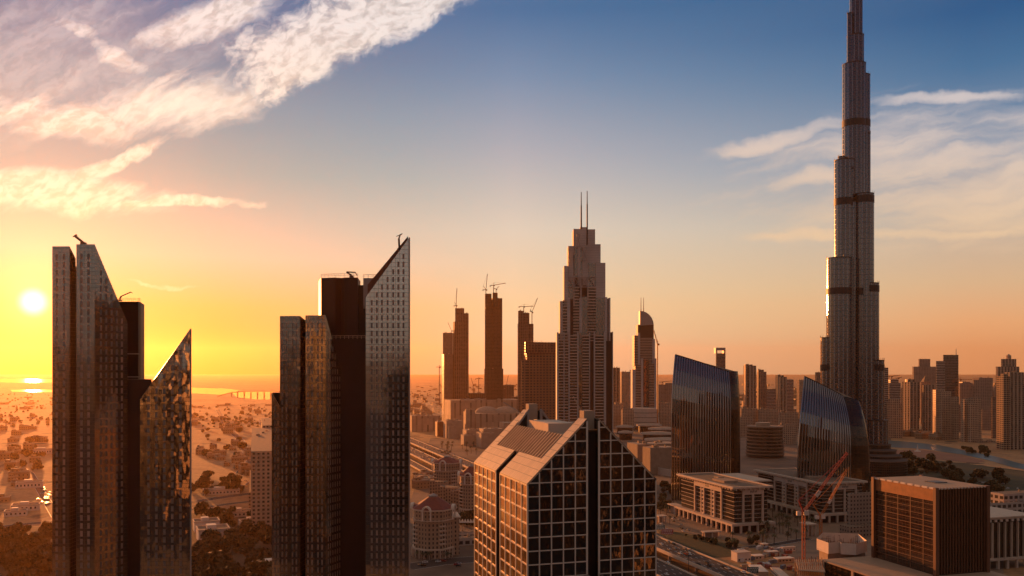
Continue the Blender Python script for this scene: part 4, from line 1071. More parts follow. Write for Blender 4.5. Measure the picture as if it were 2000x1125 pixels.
# ================================================================ ribbed dark glass towers
M['rib'] = plain('aluminium_rib', (.30, .30, .31), .28, 1.0, var=.1)
M['bluglass'] = glass('blue_black_glass', 3.0, 3.9, (.009, .009, .011), (.009, .009, .011), 2.2, .0, .012, .12, .0, .04)
M['sideglass'] = glass('black_side_glass', 3.0, 3.9, (.008, .007, .007), (.02, .018, .016), 1.45, .01, .03, .15, .05, .12)
def ribbed(name, label, cat, front, nseg, d, side, ribs):
    """front: list of rows (t 0..1 up, left px, right px, lean metres); the top edge slopes from left to right"""
    root = thing(name, label, cat, (X(front[0][1], d) + 30, d + 12, 0))
    L0, R0 = X(front[0][1], d), X(front[0][2], d)
    rows = len(front); grid = []
    for (zl, zr, xl, xr, lean) in [(r[3], r[4], X(r[1], d), X(r[2], d), r[5]) for r in front]:
        row = []
        for i in range(nseg + 1):
            f = i / nseg; bow = -6.0 * math.sin(math.pi * (.12 + .76 * f)) 
            row.append(Vector((xl + (xr - xl) * f, d + lean + bow + f * 10, zl + (zr - zl) * f)))
        grid.append(row)
    mb = MB(); W = (R0 - L0)
    for j in range(rows - 1):
        for i in range(nseg):
            mb.face([grid[j][i], grid[j][i + 1], grid[j + 1][i + 1], grid[j + 1][i]], 0, [(W * i / nseg, grid[j][i].z), (W * (i + 1) / nseg, grid[j][i].z), (W * (i + 1) / nseg, grid[j + 1][i].z), (W * i / nseg, grid[j + 1][i].z)])
    mb.build('glass_front', M['bluglass'], root, True, True)
    dep = Vector((L0 / d * 34, 34, 0)); out = [side(g[-1], k / (rows - 1)) for k, g in enumerate(grid)]
    mb = MB()
    for j in range(rows - 1):
        a, b = grid[j], grid[j + 1]
        mb.face([out[j], a[0] + dep, b[0] + dep, out[j + 1]], 0); mb.face([a[0] + dep, a[0], b[0], b[0] + dep], 0, [(0, a[0].z), (34, a[0].z), (34, b[0].z), (0, b[0].z)])
    def turn(j, t_):                                         # the wall rounds the corner into the side
        a, c = grid[j][-1], out[j]; k = Vector((c.x + 1.5, a.y + 5, (a.z + c.z) / 2 + (1.5 if j == rows - 1 else 0)))
        return a * (1 - t_) ** 2 + k * 2 * t_ * (1 - t_) + c * t_ ** 2
    g = grid[-1]; mb.face(list(g) + [turn(rows - 1, i / 7) for i in range(1, 8)] + [g[0] + dep], 1)
    cm = MB()
    for j in range(rows - 1):
        for i in range(7):
            q = [turn(j, i / 7), turn(j, (i + 1) / 7), turn(j + 1, (i + 1) / 7), turn(j + 1, i / 7)]; cm.face(q, 0, [(i * 5, q[0].z), (i * 5 + 5, q[1].z), (i * 5 + 5, q[2].z), (i * 5, q[3].z)])
    cm.build('rounded_side', M['sideglass'], root, True, True)
    mb.build('glass_side', [M['sideglass'], M['roof']], root, True, False)
    for k in range(ribs + 1):
        mb = MB(); f = k / ribs * nseg; i = min(int(f), nseg - 1); f -= i
        for j in range(rows - 1):
            a = grid[j][i].lerp(grid[j][i + 1], f); b = grid[j + 1][i].lerp(grid[j + 1][i + 1], f)
            mb.bar(a - Vector((0, .35, 0)), b - Vector((0, .35, 0)), .95, .9)
        mb.build('rib', M['rib'], root, True)
    mb = MB()
    for i in range(nseg): mb.bar(g[i] + Vector((0, 0, .4)), g[i + 1] + Vector((0, 0, .4)), 1.3, 1.3)
    mb.build('roof_edge', M['darkmetal'], root, True)
    return root
d = 1000
fr = []
for k in range(11):
    f = k / 10; zl, zr = 167 * f, 147.5 * f; lean = 7 * max(0, (f - .5) * 2) ** 3
    xl = 1311 + 9.5 * max(0, (f - .55) / .45) ** 2; fr.append((f, xl, 1430 - 1.5 * max(0, (f - .7) / .3) ** 2, zl, zr, lean))
def side1(p, f): return Vector((X(1443 - 3.5 * max(0, (f - .5) * 2) ** 2, d + 32), d + 32, p.z))
ribbed('ribbed_glass_tower', 'dark ribbed glass tower with straight sides and a roof slanting down to the right', 'office tower', fr, 14, d, side1, 23)
d2 = 900
fr = []
for k in range(13):
    f = k / 12; zt_l, zt_r = 142.5, 122; b = max(0, (f - .25) / .75)
    fr.append((f, 1556 + 22 * b ** 2.2, 1664 + 6 * f - 10 * b ** 3, zt_l * f, zt_r * f, 13 * b ** 4))
def side2(p, f): return Vector((X(1697 - 2 * f - 16 * max(0, (f - .35) / .65) ** 2.4, d2 + 28), d2 + 28, p.z * (1 - .075 * f)))
ribbed('ribbed_glass_tower', 'dark ribbed glass tower with a bulging curved body before the very tall tower', 'office tower', fr, 14, d2, side2, 19)

# ================================================================ pale office blocks with overhanging roofs
M['darkglass'] = glass('office_glass', 2.4, 4.6, (.014, .009, .007), (.02, .014, .011), 1.9, .015, .03, .2, .06, .08)
def office(label, px, d, py_top, L, Wd, floors=8, frames_l=(.26, .40, .40), win=True, group=None, oh=4.0, slots=True):
    """front corner at photo column px, distance d; L metres along the streets, Wd across"""
    c = P(px, d); h = Z(py_top, d); root = thing('office_block', label, 'office building', (c.x, c.y, 0), YAW)
    # local x: across (right), local y: away (left face is x = 0)
    ph = 9.5
    mb = MB(); mb.box(oh, Wd - oh, oh, L - oh, ph, h - 3.2, 0, 1); mb.build('glass_walls', [M['darkglass'], M['roof']], root)
    mb = MB(); fh = (h - 3.2 - ph) / floors
    for k in range(1, floors): mb.prism([(oh - .25, oh - .25), (Wd - oh + .25, oh - .25), (Wd - oh + .25, L - oh + .25), (oh - .25, L - oh + .25)], ph + k * fh - .28, ph + k * fh + .1, 0, 0, True, True)
    mb.build('floor_bands', M['cream'], root)
    mb = MB(); t = .9                                        # roof: a rim with a sunken deck
    mb.box(0, Wd, 0, L, h - 2.6, h - 1.7, 0, 1); 
    for a in ((0, Wd, 0, 2.6), (0, Wd, L - 2.6, L), (0, 2.6, 2.6, L - 2.6), (Wd - 2.6, Wd, 2.6, L - 2.6)): mb.box(a[0], a[1], a[2], a[3], h - 1.7, h - .9, 0, 0, False)
    mb.build('roof', [M['cream'], M['roof']], root)
    mb = MB(); mb.box(Wd * .25, Wd * .6, L * .3, L * .5, h - 1.6, h + .4); mb.box(Wd * .55, Wd * .7, L * .6, L * .68, h - 1.6, h - .2); mb.build('roof_plant', M['conc'], root)
    if slots:
        mb = MB(); n = int(L / 5)
        for i in range(n):
            y = 2 + (L - 4) * (i + .5) / n; mb.box(.6, oh, y - .7, y + .7, h - 4.2, h - 2.6)
        n = int(Wd / 5)
        for i in range(n):
            x = 2 + (Wd - 4) * (i + .5) / n; mb.box(x - .7, x + .7, .6, oh, h - 4.2, h - 2.6)
        mb.build('roof_brackets', M['cream'], root)
    # pale frames on the long face and on the front face
    def frame(ax, s0, s1, posts, ladders):
        mb = MB()
        def put_(a, b, z0, z1, pr=1.5):
            if ax == 'y': mb.box(oh - pr, oh + .2, a, b, z0, z1)
            else: mb.box(a, b, oh - pr, oh + .2, z0, z1)
        put_(s0, s1, h - 8.6, h - 3.3)
        for p in posts: put_(p - .9, p + .9, ph, h - 8.6)
        mb.build('stone_frame', M['cream'], root)
        for p in ladders:
            mb = MB()
            for q in (p - 2.6, p + 2.6): put_(q - .8, q + .8, ph, h - 8.6)
            for k in range(floors): put_(p - 1.8, p + 1.8, ph + k * fh - .6, ph + k * fh + 1.0, 1.3)
            mb.build('stone_ladder', M['cream'], root)
    s0, s1 = L * .22, L * .70
    frame('y', s0, s1, (s0 + .9, s1 - .9), (L * .37, L * .55))
    frame('x', Wd * .28, Wd * .80, (Wd * .28 + .9, Wd * .54, Wd * .80 - .9), ())
    for ax, c_ in (('y', L * .46), ('x', Wd * .54)):           # small dark emblem lettering on the stone frame
        mb = MB()
        for k, (w_, h_) in enumerate(((.9, 1.6), (.9, 1.1), (.5, 1.9), (1.0, 1.1), (.6, 1.7))):
            s_ = c_ + (k - 2) * 1.5
            if ax == 'y': mb.box(oh - 1.58, oh - 1.5, s_, s_ + w_, h - 6.8, h - 6.8 + h_)
            else: mb.box(s_, s_ + w_, oh - 1.58, oh - 1.5, h - 6.8, h - 6.8 + h_)
        mb.build('lettering', M['dark'], root)
    # colonnade podium
    mb = MB(); a = -1.5
    mb.box(a, Wd + 1.5, a, L + 1.5, ph - 2.4, ph - .3); n = max(4, int(L / 9))
    for i in range(n + 1):
        y = a + 1 + (L + 1) * i / n; mb.box(a + .1, a + 1.9, y - .9, y + .9, 0, ph - 2.4, bottom=False)
    n = max(4, int(Wd / 8))
    for i in range(1, n + 1):
        x = a + 1 + (Wd + 1) * i / n; mb.box(x - .9, x + .9, a + .1, a + 1.9, 0, ph - 2.4, bottom=False)
    mb.build('colonnade', M['cream'], root)
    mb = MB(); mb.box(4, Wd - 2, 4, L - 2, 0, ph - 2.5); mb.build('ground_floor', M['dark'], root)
    return root
W1 = office('pale stone and dark glass office block with a flat overhanging roof, nearest the highway', 1431, 794, 950, 111, 42.6)
mb = MB(); h = Z(950, 794); mb.box(42.7, 68, 52, 106, 0, h - 4, 0, 1); mb.build('rear_wing', [M['darkglass'], M['roof']], W1)
mb = MB(); mb.box(42.6, 72, 48, 110, h - 3.9, h - 2.7, 0, 0); mb.build('rear_roof', [M['cream']], W1)
W2 = office('pale stone office block behind the red crane, flat overhanging roof', 1604, 849, 941.5, 121, 54)
# white gatehouse pavilions beside the blocks
def pavilion(label, px, py, w, l, h):
    x, y = gp(px, py); root = thing('pavilion', label, 'pavilion', (x, y, 0), YAW)
    mb = MB(); mb.box(-.6, w + .6, -.6, l + .6, h - 1, h); mb.build('roof', M['cream'], root)
    for i in range(3):
        for j in range(2):
            mb = MB(); xx, yy = .2 + (w - 1.4) * i / 2, .2 + (l - 1.4) * j; mb.box(xx, xx + 1, yy, yy + 1, 0, h - 1, bottom=False); mb.build('column', M['cream'], root)
    mb = MB(); mb.box(2, w - 2, 2, l - 2, 0, h - 1); mb.build('inner_wall', M['conc'], root)
pavilion('small pale pavilion between the two office blocks', 1578, 1048, 9, 12, 11); pavilion('pale open pavilion at the left end of the first office block', 1316, 1004, 9, 14, 9); pavilion('pale entrance frame on the paving before the first office block', 1376, 1052, 16, 5, 6); pavilion('low pale gate beside the road left of the office block', 1287, 1022, 8, 8, 7)
# bronze cube tower on a podium
DC = 575
c = P(1828, DC); BC = thing('bronze_cube_tower', 'big bronze glass office cube with a flat tan roof on a tan podium', 'office building', (c.x, c.y, 0), YAW)
LC, WC, HC, PB = 60.0, 42.0, Z(952, DC), 14.5
M['bronzeglass'] = glass('bronze_glass', 3.0, 2.05, (.035, .014, .007), (.05, .02, .011), 1.8, .03, .05, .25, .04, .10)
M['bronzeband'] = plain('bronze_panel', (.26, .095, .03), .45, .2, var=.3, scale=.2)
M['bronze'] = plain('bronze_cladding', (.17, .08, .045), .5, .2, var=.15)
mb = MB(); mb.box(.6, WC - .6, .6, LC - .6, PB - 1, HC - 1.4, 0, 1); mb.build('glass_walls', [M['bronzeglass'], M['tanroof']], BC)
mb = MB(); mb.box(-.35, WC + .35, -.35, LC + .35, HC - 1.4, HC - .7); mb.build('roof', M['tanroof'], BC)
mb = MB(); n = 9
for i in range(n): y = 3 + (LC - 6) * i / (n - 1); mb.box(-.5, -.3 + .1, y - 2.4, y + 2.4, HC - 1.5, HC - .3)
n = 15
for i in range(n): x = 2 + (WC - 4) * i / (n - 1); mb.box(x - .7, x + .7, -.5, -.2, HC - 1.5, HC - .3)
mb.build('parapet_blocks', M['white'], BC)
for x, y in ((0, 0), (WC, 0), (0, LC), (WC, LC)):
    mb = MB(); mb.box(x - 1.3 if x == 0 else x - 1.2, x + 1.2 if x == 0 else x + 1.3, y - 1.3 if y == 0 else y - 1.2, y + 1.2 if y == 0 else y + 1.3, PB - 1, HC - .2, bottom=False); mb.build('corner_column', M['bronze'], BC)
mb = MB(); mb.box(.1, .5, 1.4, LC - 1.4, HC - 9.5, HC - 1.5); mb.build('top_band', M['bronzeband'], BC)
mb = MB()
for k in range(1, 13): z = PB + (HC - 10 - PB) * k / 12.5; mb.box(.42, .6, 1.4, LC - 1.4, z - .12, z + .12)
for i in range(1, 5): y = LC * i / 5; mb.box(.4, .57, y - .3, y + .3, PB, HC - 9.5)
mb.build('floor_mullions', M['bronze'], BC)
mb = MB(); n = 17
for i in range(n): x = 2.2 + (WC - 4.4) * i / (n - 1); mb.box(x - .2, x + .2, -.1, .5, PB, HC - 1.6)
mb.build('fins', M['bronze'], BC)
mb = MB(); mb.box(WC * .45, WC * .7, LC * .36, LC * .52, HC - .65, HC - .2); mb.build('roof_hatch', M['darkmetal'], BC)
mb = MB(); mb.box(-40, 46, -60, 64, 0, PB - 2, 0, 1); mb.build('podium', [M['bronzeglass'], M['tanroof']], BC)
mb = MB(); mb.box(-41, 47, -61, 65, PB - 1.95, PB - .9); mb.build('podium_roof', M['tanroof'], BC)
mb = MB()
for y in (-20, 5, 30, 62): mb.box(-41, -39, y, y + 2.4, 0, PB - 2)
mb.build('podium_pier', M['tan'], BC)
# right edge block with tall white ribs
def ribblock(label, px, d, py, L, Wd, n):
    c = P(px, d); h = Z(py, d); root = thing('ribbed_office_block', label, 'office building', (c.x, c.y, 0), YAW)
    mb = MB(); mb.box(2, Wd - 2, 2, L - 2, 8, h - 3, 0, 1); mb.build('glass_walls', [M['darkglass'], M['roof']], root)
    mb = MB(); mb.box(-.5, Wd + .5, -.5, L + .5, h - 1.4, h - .5); mb.box(.5, Wd - .5, .5, L - .5, h - 2.6, h - 1.4); mb.build('roof', M['cream'], root)
    mb = MB()
    for i in range(9): x = 1 + (Wd - 2) * i / 8; mb.box(x - 1, x + 1, -.3, .6, h - 4.2, h - 2.6)
    for i in range(12): y = 1 + (L - 2) * i / 11; mb.box(-.3, .6, y - 1, y + 1, h - 4.2, h - 2.6)
    mb.build('roof_brackets', M['white'], root)
    mb = MB()
    for i in range(n): x = 4 + (Wd - 8) * i / (n - 1); mb.box(x - .55, x + .55, .4, 2.1, 8, h - 5)
    mb.build('stone_ribs', M['cream'], root)
    mb = MB(); mb.box(-1, Wd + 1, -1, L + 1, 6.5, 8)
    for i in range(6): x = -.5 + (Wd) * i / 5; mb.box(x - .9, x + .9, -.8, 1, 0, 6.5, bottom=False)
    mb.build('colonnade', M['cream'], root)
ribblock('white ribbed office block beside the bronze cube tower', 1932, 652, 1009.5, 60, 44, 7)
M['sqwin'] = facade('square_openings', (.48, .40, .33), (.02, .014, .012), 6.0, 5.2, (.18, .82), (.22, .78), 1.6, .8, .3)
K3 = stack('terraced_office_block', 'pale block with large square windows and roof terrace behind the white ribbed block', 'building', 800, [(1922, 1926, 2080, 984, 0), (1935, 1960, 2080, 965, 24)], [M['sqwin']])
M['punch'] = facade('punched_windows', (.36, .27, .20), (.02, .014, .012), 3.4, 3.6, (.25, .7), (.3, .75), 1.5, .85, .3)
stack('apartment_block', 'tan block with rows of small square windows left of the bronze cube tower', 'building', 790, [(1655, 1660, 1716, 964, 0), (1640, 1660, 1716, 1030, -14)], [M['punch']])
# ---- construction site
SITE = thing('unfinished_building', 'stepped white concrete building shell under construction in front of the bronze cube', 'building', (X(1640, 640), 640, 0), YAW)
d = 640; zt, zb = Z(1060, d), Z(1082, d)
def stp(off): return [P(1595, d + 16 + off), P(1618, d - off), P(1640, d + 4 - off), P(1643, d - off - 1), P(1672, d - 4 - off), P(1693, d + 8), P(1675, d + 36), P(1607, d + 40)]
mb = MB(); mb.prism(stp(0), zb, zt, 0, 1, False, True); pts = stp(-.6)
mb.prism([Vector((p.x, p.y)) for p in stp(-.8)], zb + .5, zb + 1.2, 0, 1); mb.build('white_upstand', [M['white'], M['conc']], SITE, True)
mb = MB(); mb.prism([P(1600, d + 18), P(1617, d + 4), P(1690, d + 4), P(1672, d + 34), P(1608, d + 36)], 0, zb, 0, 0); mb.build('lower_wall', [M['conc']], SITE, True)
mb = MB()
for i in range(60):
    a = rnd.uniform(1603, 1686); dd = d + rnd.uniform(6, 30); q = P(a, dd); hh = zb + rnd.uniform(2, 9); mb.bar((q.x, q.y, zb), (q.x, q.y, hh), .16)
    if i % 3 == 0: mb.bar((q.x, q.y, hh), (q.x + rnd.uniform(-6, 6), q.y + rnd.uniform(-3, 3), hh), .2)
mb.build('scaffolding', M['rust'], SITE, True)
SC2 = thing('concrete_frame', 'low rust coloured scaffolded frame at the foot of the red crane', 'building', (X(1575, 620), 620, 0), YAW)
mb = MB()
for k in range(3):
    z = 2 + k * 4; mb.prism([P(1552, 640), P(1560, 606), P(1612, 600), P(1604, 640)], z, z + .5, 0, 0, True, True)
mb.build('floor_slab', M['conc'], SC2, True); mb = MB()
for i in range(14):
    for j in range(3): q = P(1555 + i * 4 - j, 608 + j * 12); mb.bar((q.x, q.y, 0), (q.x, q.y, 12.5 + (i % 3)), .35)
mb.build('scaffold_frame', M['rust'], SC2, True)
for i, (px, py, w, l, h, mt, lab) in enumerate(((1440, 1098, 12, 9, 7, 'white', 'white site cabin with flat roof beside the highway bend'), (1462, 1112, 22, 9, 3.2, 'tan', 'long sand coloured site shed along the highway'), (1475, 1094, 8, 6, 3, 'cream', 'small cream cabin in the construction yard'),
        (1505, 1118, 40, 6, 3.4, 'white', 'long white hoarding wall along the bottom edge of the site'), (1529, 1078, 12, 3, 3.4, 'white', 'white lorry trailer parked by the palm trees'), (1500, 1086, 10, 5, 3, 'conc', 'grey cabin among rubble near the white trailer'), (1520, 1100, 14, 6, 3, 'tan', 'tan shed in the yard left of the red crane'), (1490, 1070, 5, 4, 3, 'cream', 'tiny cream hut by the curved service road'))):
    x, y = gp(px, py); root = thing('site_cabin', lab, 'cabin', (x, y, 0), YAW + (-1.9 if w > 20 else 0)); mb = MB(); mb.box(0, w, 0, l, 0, h); mb.build('wall', M[mt], root)
    mb = MB(); mb.box(-.3, w + .3, -.3, l + .3, h, h + .35); mb.build('roof', M['white' if mt != 'white' else 'cream'], root)
    mb = MB()
    for k in range(int(w // 3)): mb.box(1 + k * 3, 2.4 + k * 3, -.06, .02, 1.1, 2.2)
    mb.build('window_strip', M['dark'], root)
tower_crane('bright red lattice crane with a long raised jib and white sign panel', 1569.5, 1122, 1000, 640, (1655, 884), (1560, 1000), (1560, 977), M['red'], 1.9, True)
tower_crane('orange lattice crane behind the red one, jib tip white', 1603, 1056, 1008, 760, (1655, 916), (1596, 1008), (1588, 985), M['orange'], 1.9, True)
# road signs on gantries
def gantry(label, px, py, d, w, h, mat, zb, text=False):
    root = thing('road_sign', label, 'road sign', (X(px, d), d, zb))
    mb = MB(); mb.bar((0, 0, 0), (0, 0, h + 4), .35); mb.bar((0, 0, h + 3.4), (w * .55, 0, h + 3.4), .25); mb.build('post', M['steel'], root)
    mb = MB(); mb.box(-w / 2, w / 2, -.25, -.05, h, h + 4.2); mb.build('sign_panel', mat, root)
    mb = MB(); mb.box(-w / 2 - .15, w / 2 + .15, -.04, .06, h - .15, h + 4.35); mb.build('sign_frame', M['paint'], root)
    mb = MB()
    for r in range(3):
        x = -w / 2 + .6
        while x < w / 2 - .8:
            L = rnd.uniform(.5, 1.4); mb.box(x, min(x + L, w / 2 - .4), -.3, -.25, h + .6 + r * 1.25, h + 1.15 + r * 1.25); x += L + .4
    mb.build('lettering', M['paint'], root)
M['signred'] = plain('sign_red', (.35, .04, .03), .5, var=.05); M['signteal'] = plain('sign_teal', (.03, .12, .12), .5, var=.05); M['signgreen'] = plain('sign_green', (.02, .08, .06), .5, var=.05)
gantry('red road sign with white lettering at the head of the elevated highway', 1303, 1052, 735, 10, 3.0, M['signred'], 8); gantry('teal road sign panel behind the red sign', 1288, 1048, 750, 9, 4.2, M['signteal'], 8); gantry('dark green road sign beside the highway near the site cabins', 1470, 1104, 612, 8, 5, M['signgreen'], 2)
# ================================================================ far skyline
M['tg'] = facade('tan_grid', (.48, .34, .23), (.035, .024, .02), 4.4, 3.8, (.28, .78), (.28, .8), 1.6, .85, .25)
M['tg2'] = facade('brown_grid', (.32, .21, .145), (.03, .022, .02), 4.8, 3.8, (.22, .8), (.25, .85), 1.6, .85, .25)
M['bandw'] = facade('white_bands', (.42, .35, .30), (.04, .03, .025), 3.6, 4.4, (0, 1), (.35, .95), 1.6, .8, .2)
M['bandd'] = facade('dark_bands', (.20, .15, .125), (.03, .024, .022), 5.0, 4.2, (.08, 1), (.25, .95), 1.8, .7, .15)
M['vert'] = facade('vertical_bays', (.42, .30, .21), (.025, .019, .018), 9.0, 4.0, (.35, .85), (.1, .95), 1.7, .8, .2)
M['balc'] = facade('balcony_rows', (.46, .31, .19), (.03, .02, .015), 7.0, 3.9, (.12, .95), (.42, .98), 1.4, .85, .5)
M['hazeblk'] = facade('hazed_far_block', (.38, .27, .20), (.09, .06, .05), 6, 4.0, (.2, .8), (.3, .8), 1.5, .85, .4)  # walls paled so their colour carries some of the distance haze
S = stack
S('apartment_tower', 'pale slim tower peeking out right behind the very tall tower', 'tower', 1900, [(1722, 1724, 1735, 718, 0)], [M['bandw']])
S('apartment_tower', 'lower beige tower with arched crown right of the very tall tower', 'tower', 1900, [(1727, 1733, 1763, 786, 0), (1735, 1735, 1757, 779, 6)], [M['tg']])
S('office_tower', 'pale tower with horizontal bands behind the beige arched tower', 'tower', 2250, [(1734, 1737, 1759, 748, 0), (1739, 1739, 1755, 741, 10)], [M['bandw']])
S('apartment_tower', 'two toned brown tower with a dark middle bay, right of the banded pale tower', 'tower', 1980, [(1762, 1777, 1795, 746, 0), (1772, 1772, 1786, 741, 8)], [M['vert']])
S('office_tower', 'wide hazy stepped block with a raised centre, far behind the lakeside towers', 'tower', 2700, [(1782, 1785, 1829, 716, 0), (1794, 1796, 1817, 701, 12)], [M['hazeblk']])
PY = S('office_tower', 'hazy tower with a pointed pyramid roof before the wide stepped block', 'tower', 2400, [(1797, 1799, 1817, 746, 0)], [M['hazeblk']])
mb = MB(); d = 2425; mb.cyl(X(1807.5, d), d, Z(746, d), Z(733, d), 13, .1, 4, ph=.785); mb.build('pyramid_roof', M['roof'], PY, True)
S('apartment_tower', 'brown lakeside tower with pale corner fins, behind the tan balcony tower', 'tower', 1980, [(1800, 1806, 1827, 752, 0)], [M['vert']])
TW = S('office_tower', 'tall grey tower with two roof levels and a thin antenna', 'tower', 2300, [(1828, 1829, 1846, 705, 0, 1), (1842, 1843, 1872, 693, 8)], [M['bandd'], M['bandw']])
mb = MB(); d = 2320; mb.cyl(X(1867.5, d), d, Z(693, d), Z(681, d), 1.2, .5, 6); mb.build('antenna', M['steel'], TW, True)
S('apartment_tower', 'tan lakeside tower with a lit left face and dark right wing', 'tower', 1850, [(1824, 1840, 1858, 765, 0), (1828, 1828, 1845, 761, 8), (1856, 1858, 1873, 775, 14)], [M['tg']])
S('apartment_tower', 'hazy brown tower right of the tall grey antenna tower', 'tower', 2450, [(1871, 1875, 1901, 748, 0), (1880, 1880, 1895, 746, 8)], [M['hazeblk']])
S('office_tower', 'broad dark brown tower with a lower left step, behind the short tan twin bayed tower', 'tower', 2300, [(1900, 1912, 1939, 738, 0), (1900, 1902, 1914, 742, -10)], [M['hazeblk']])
S('apartment_tower', 'short tan tower with two bright bays, standing alone by the lake', 'tower', 1800, [(1876, 1884, 1892, 780, 0), (1884, 1902, 1917, 778, 6), (1889, 1896, 1911, 788, -8)], [M['tg']])
S('apartment_tower', 'narrow dark tower squeezed left of the tall tan balcony tower', 'tower', 1900, [(1936, 1938, 1948, 775, 0)], [M['tg2']])
CU = S('apartment_tower', 'stepped brown tower topped by a small cupola', 'tower', 2000, [(1945, 1948, 1991, 716, 0), (1955, 1957, 1985, 701, 8)], [M['vert']])
mb = MB(); d = 2025; mb.cyl(X(1970, d), d, Z(703, d), Z(695, d), 5.5, 5.5, 8); mb.cyl(X(1970, d), d, Z(695, d), Z(691, d), 6, .2, 8); mb.build('cupola', M['tan'], CU, True)
S('apartment_tower', 'big tan balcony tower with a bright lit edge near the right end of the skyline', 'tower', 1620, [(1946, 1970, 1973, 735, 0, 1), (1962, 1972, 2000, 727, 10), (1954, 1960, 1968, 730, -2, 1)], [M['vert'], M['balc']])
S('apartment_tower', 'grey brown tower at the very right end of the skyline', 'tower', 1900, [(1994, 1997, 2030, 750, 0)], [M['tg2']])
for k, (xl, xr, y, d, lab) in enumerate(((1764, 1776, 752, 2350, 'hazy slab between the banded tower and the two toned tower'), (1818, 1830, 760, 2350, 'hazy slab left of the tall grey antenna tower'), (1858, 1876, 790, 2100, 'low brown block at the foot of the antenna tower'), (1916, 1936, 800, 2150, 'dim block between the short tan tower and the balcony tower'), (1736, 1790, 845, 1960, 'row of low cream lake houses behind the teal water'), (1790, 1830, 850, 1940, 'low cream lake houses in front of the brown lakeside tower'), (1905, 1945, 862, 1780, 'low lit cream houses left of the big balcony tower'), (1700, 1728, 745, 2300, 'pale block with cranes showing behind the very tall tower'))):
    S('low_block', lab, 'building', d, [(xl, xl + 2, xr, y, 0)] + ([(xl + 4, xl + 5, xl + 14, y - 4, 3), (xl + 22, xl + 23, xl + 33, y - 3, 3)] if xr - xl > 30 else []), [M['hazeblk'] if y < 810 else M['tg']])
for k in range(13):
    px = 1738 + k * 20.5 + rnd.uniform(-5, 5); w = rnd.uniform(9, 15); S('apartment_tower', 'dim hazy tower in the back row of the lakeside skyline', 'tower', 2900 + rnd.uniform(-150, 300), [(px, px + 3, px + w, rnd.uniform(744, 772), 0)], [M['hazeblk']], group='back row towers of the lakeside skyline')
# between the ribbed towers and left of them
CW = S('office_tower', 'far slim tower with a scooped crown above the straight ribbed tower', 'tower', 2600, [(1398, 1399, 1417, 690, 0)], [M['bandd']])
mb = MB(); d = 2605
mb.box(X(1398, d), X(1417, d), d, d + 24, Z(684, d), Z(679, d)); mb.box(X(1398, d), X(1401, d), d, d + 24, Z(690, d), Z(684, d)); mb.box(X(1414, d), X(1417, d), d, d + 24, Z(690, d), Z(684, d)); mb.build('crown', M['greyclad'], CW, True)
S('apartment_tower', 'brown tower with two lit bays, left one of the pair between the ribbed towers', 'tower', 2300, [(1452, 1465, 1477, 714, 0), (1456, 1456, 1470, 712, 8)], [M['vert']])
S('apartment_tower', 'slimmer round shouldered tower, right one of the pair between the ribbed towers', 'tower', 2350, [(1478, 1486, 1497, 726, 0), (1481, 1481, 1492, 722, 8)], [M['tg2']])
S('apartment_tower', 'dark brown tower standing alone between the ribbed towers', 'tower', 2200, [(1515, 1523, 1537, 736, 0), (1518, 1518, 1531, 733, 8)], [M['vert']])
S('apartment_tower', 'pale grey tower right behind the lone dark brown tower', 'tower', 2650, [(1535, 1537, 1550, 741, 0)], [M['bandw']])
S('apartment_tower', 'reddish tower just left of the curved ribbed tower', 'tower', 2300, [(1556, 1561, 1577, 742, 0)], [M['tg']])
S('apartment_tower', 'small tower top between the reddish tower and the very tall tower', 'tower', 2300, [(1592, 1595, 1604, 727, 0)], [M['tg2']])
S('low_block', 'pale hazy office slab between the tower pair and the lone dark tower', 'building', 2600, [(1496, 1497, 1516, 760, 0)], [M['bandw']])
S('low_block', 'low hazy block at the left foot of the straight ribbed tower', 'building', 2600, [(1284, 1286, 1300, 751, 0), (1298, 1299, 1316, 748, 12)], [M['hazeblk']])
S('apartment_tower', 'hazy twin bayed tower just right of the balcony tower', 'tower', 2350, [(1193, 1197, 1211, 718, 0)], [M['vert']])
S('apartment_tower', 'hazy tower between the twin bayed one and the sail crowned tower', 'tower', 2500, [(1211, 1214, 1235, 726, 0)], [M['tg']])
for xl, xr, y, d, lab in ((1196, 1215, 790, 2250, 'low hazy apartments at the foot of the twin bayed tower'), (1213, 1238, 800, 2150, 'low tan apartments left of the ringed podium'), (1286, 1312, 788, 2250, 'low tan apartments right of the thin orange crane'), (1445, 1480, 798, 2150, 'long pale courtyard block at the foot of the tower pair'), (1480, 1520, 800, 2150, 'pale courtyard block below the lone dark brown tower'), (1520, 1560, 806, 2050, 'cream courtyard houses left of the curved ribbed tower'), (1443, 1470, 815, 1950, 'low cream houses right of the straight ribbed tower'), (1520, 1556, 830, 1750, 'low tan houses beside the round banded office')):
    S('low_block', lab, 'building', d, [(xl, xl + 3, xr, y, 0), (xl + 4, xl + 6, xl + 12, y - 4, 4), (xl + 14, xl + 15, xl + 22, y - 2, 8)], [M['tg']])
M['tanband'] = plain('tan_band', (.27, .165, .10), .8)
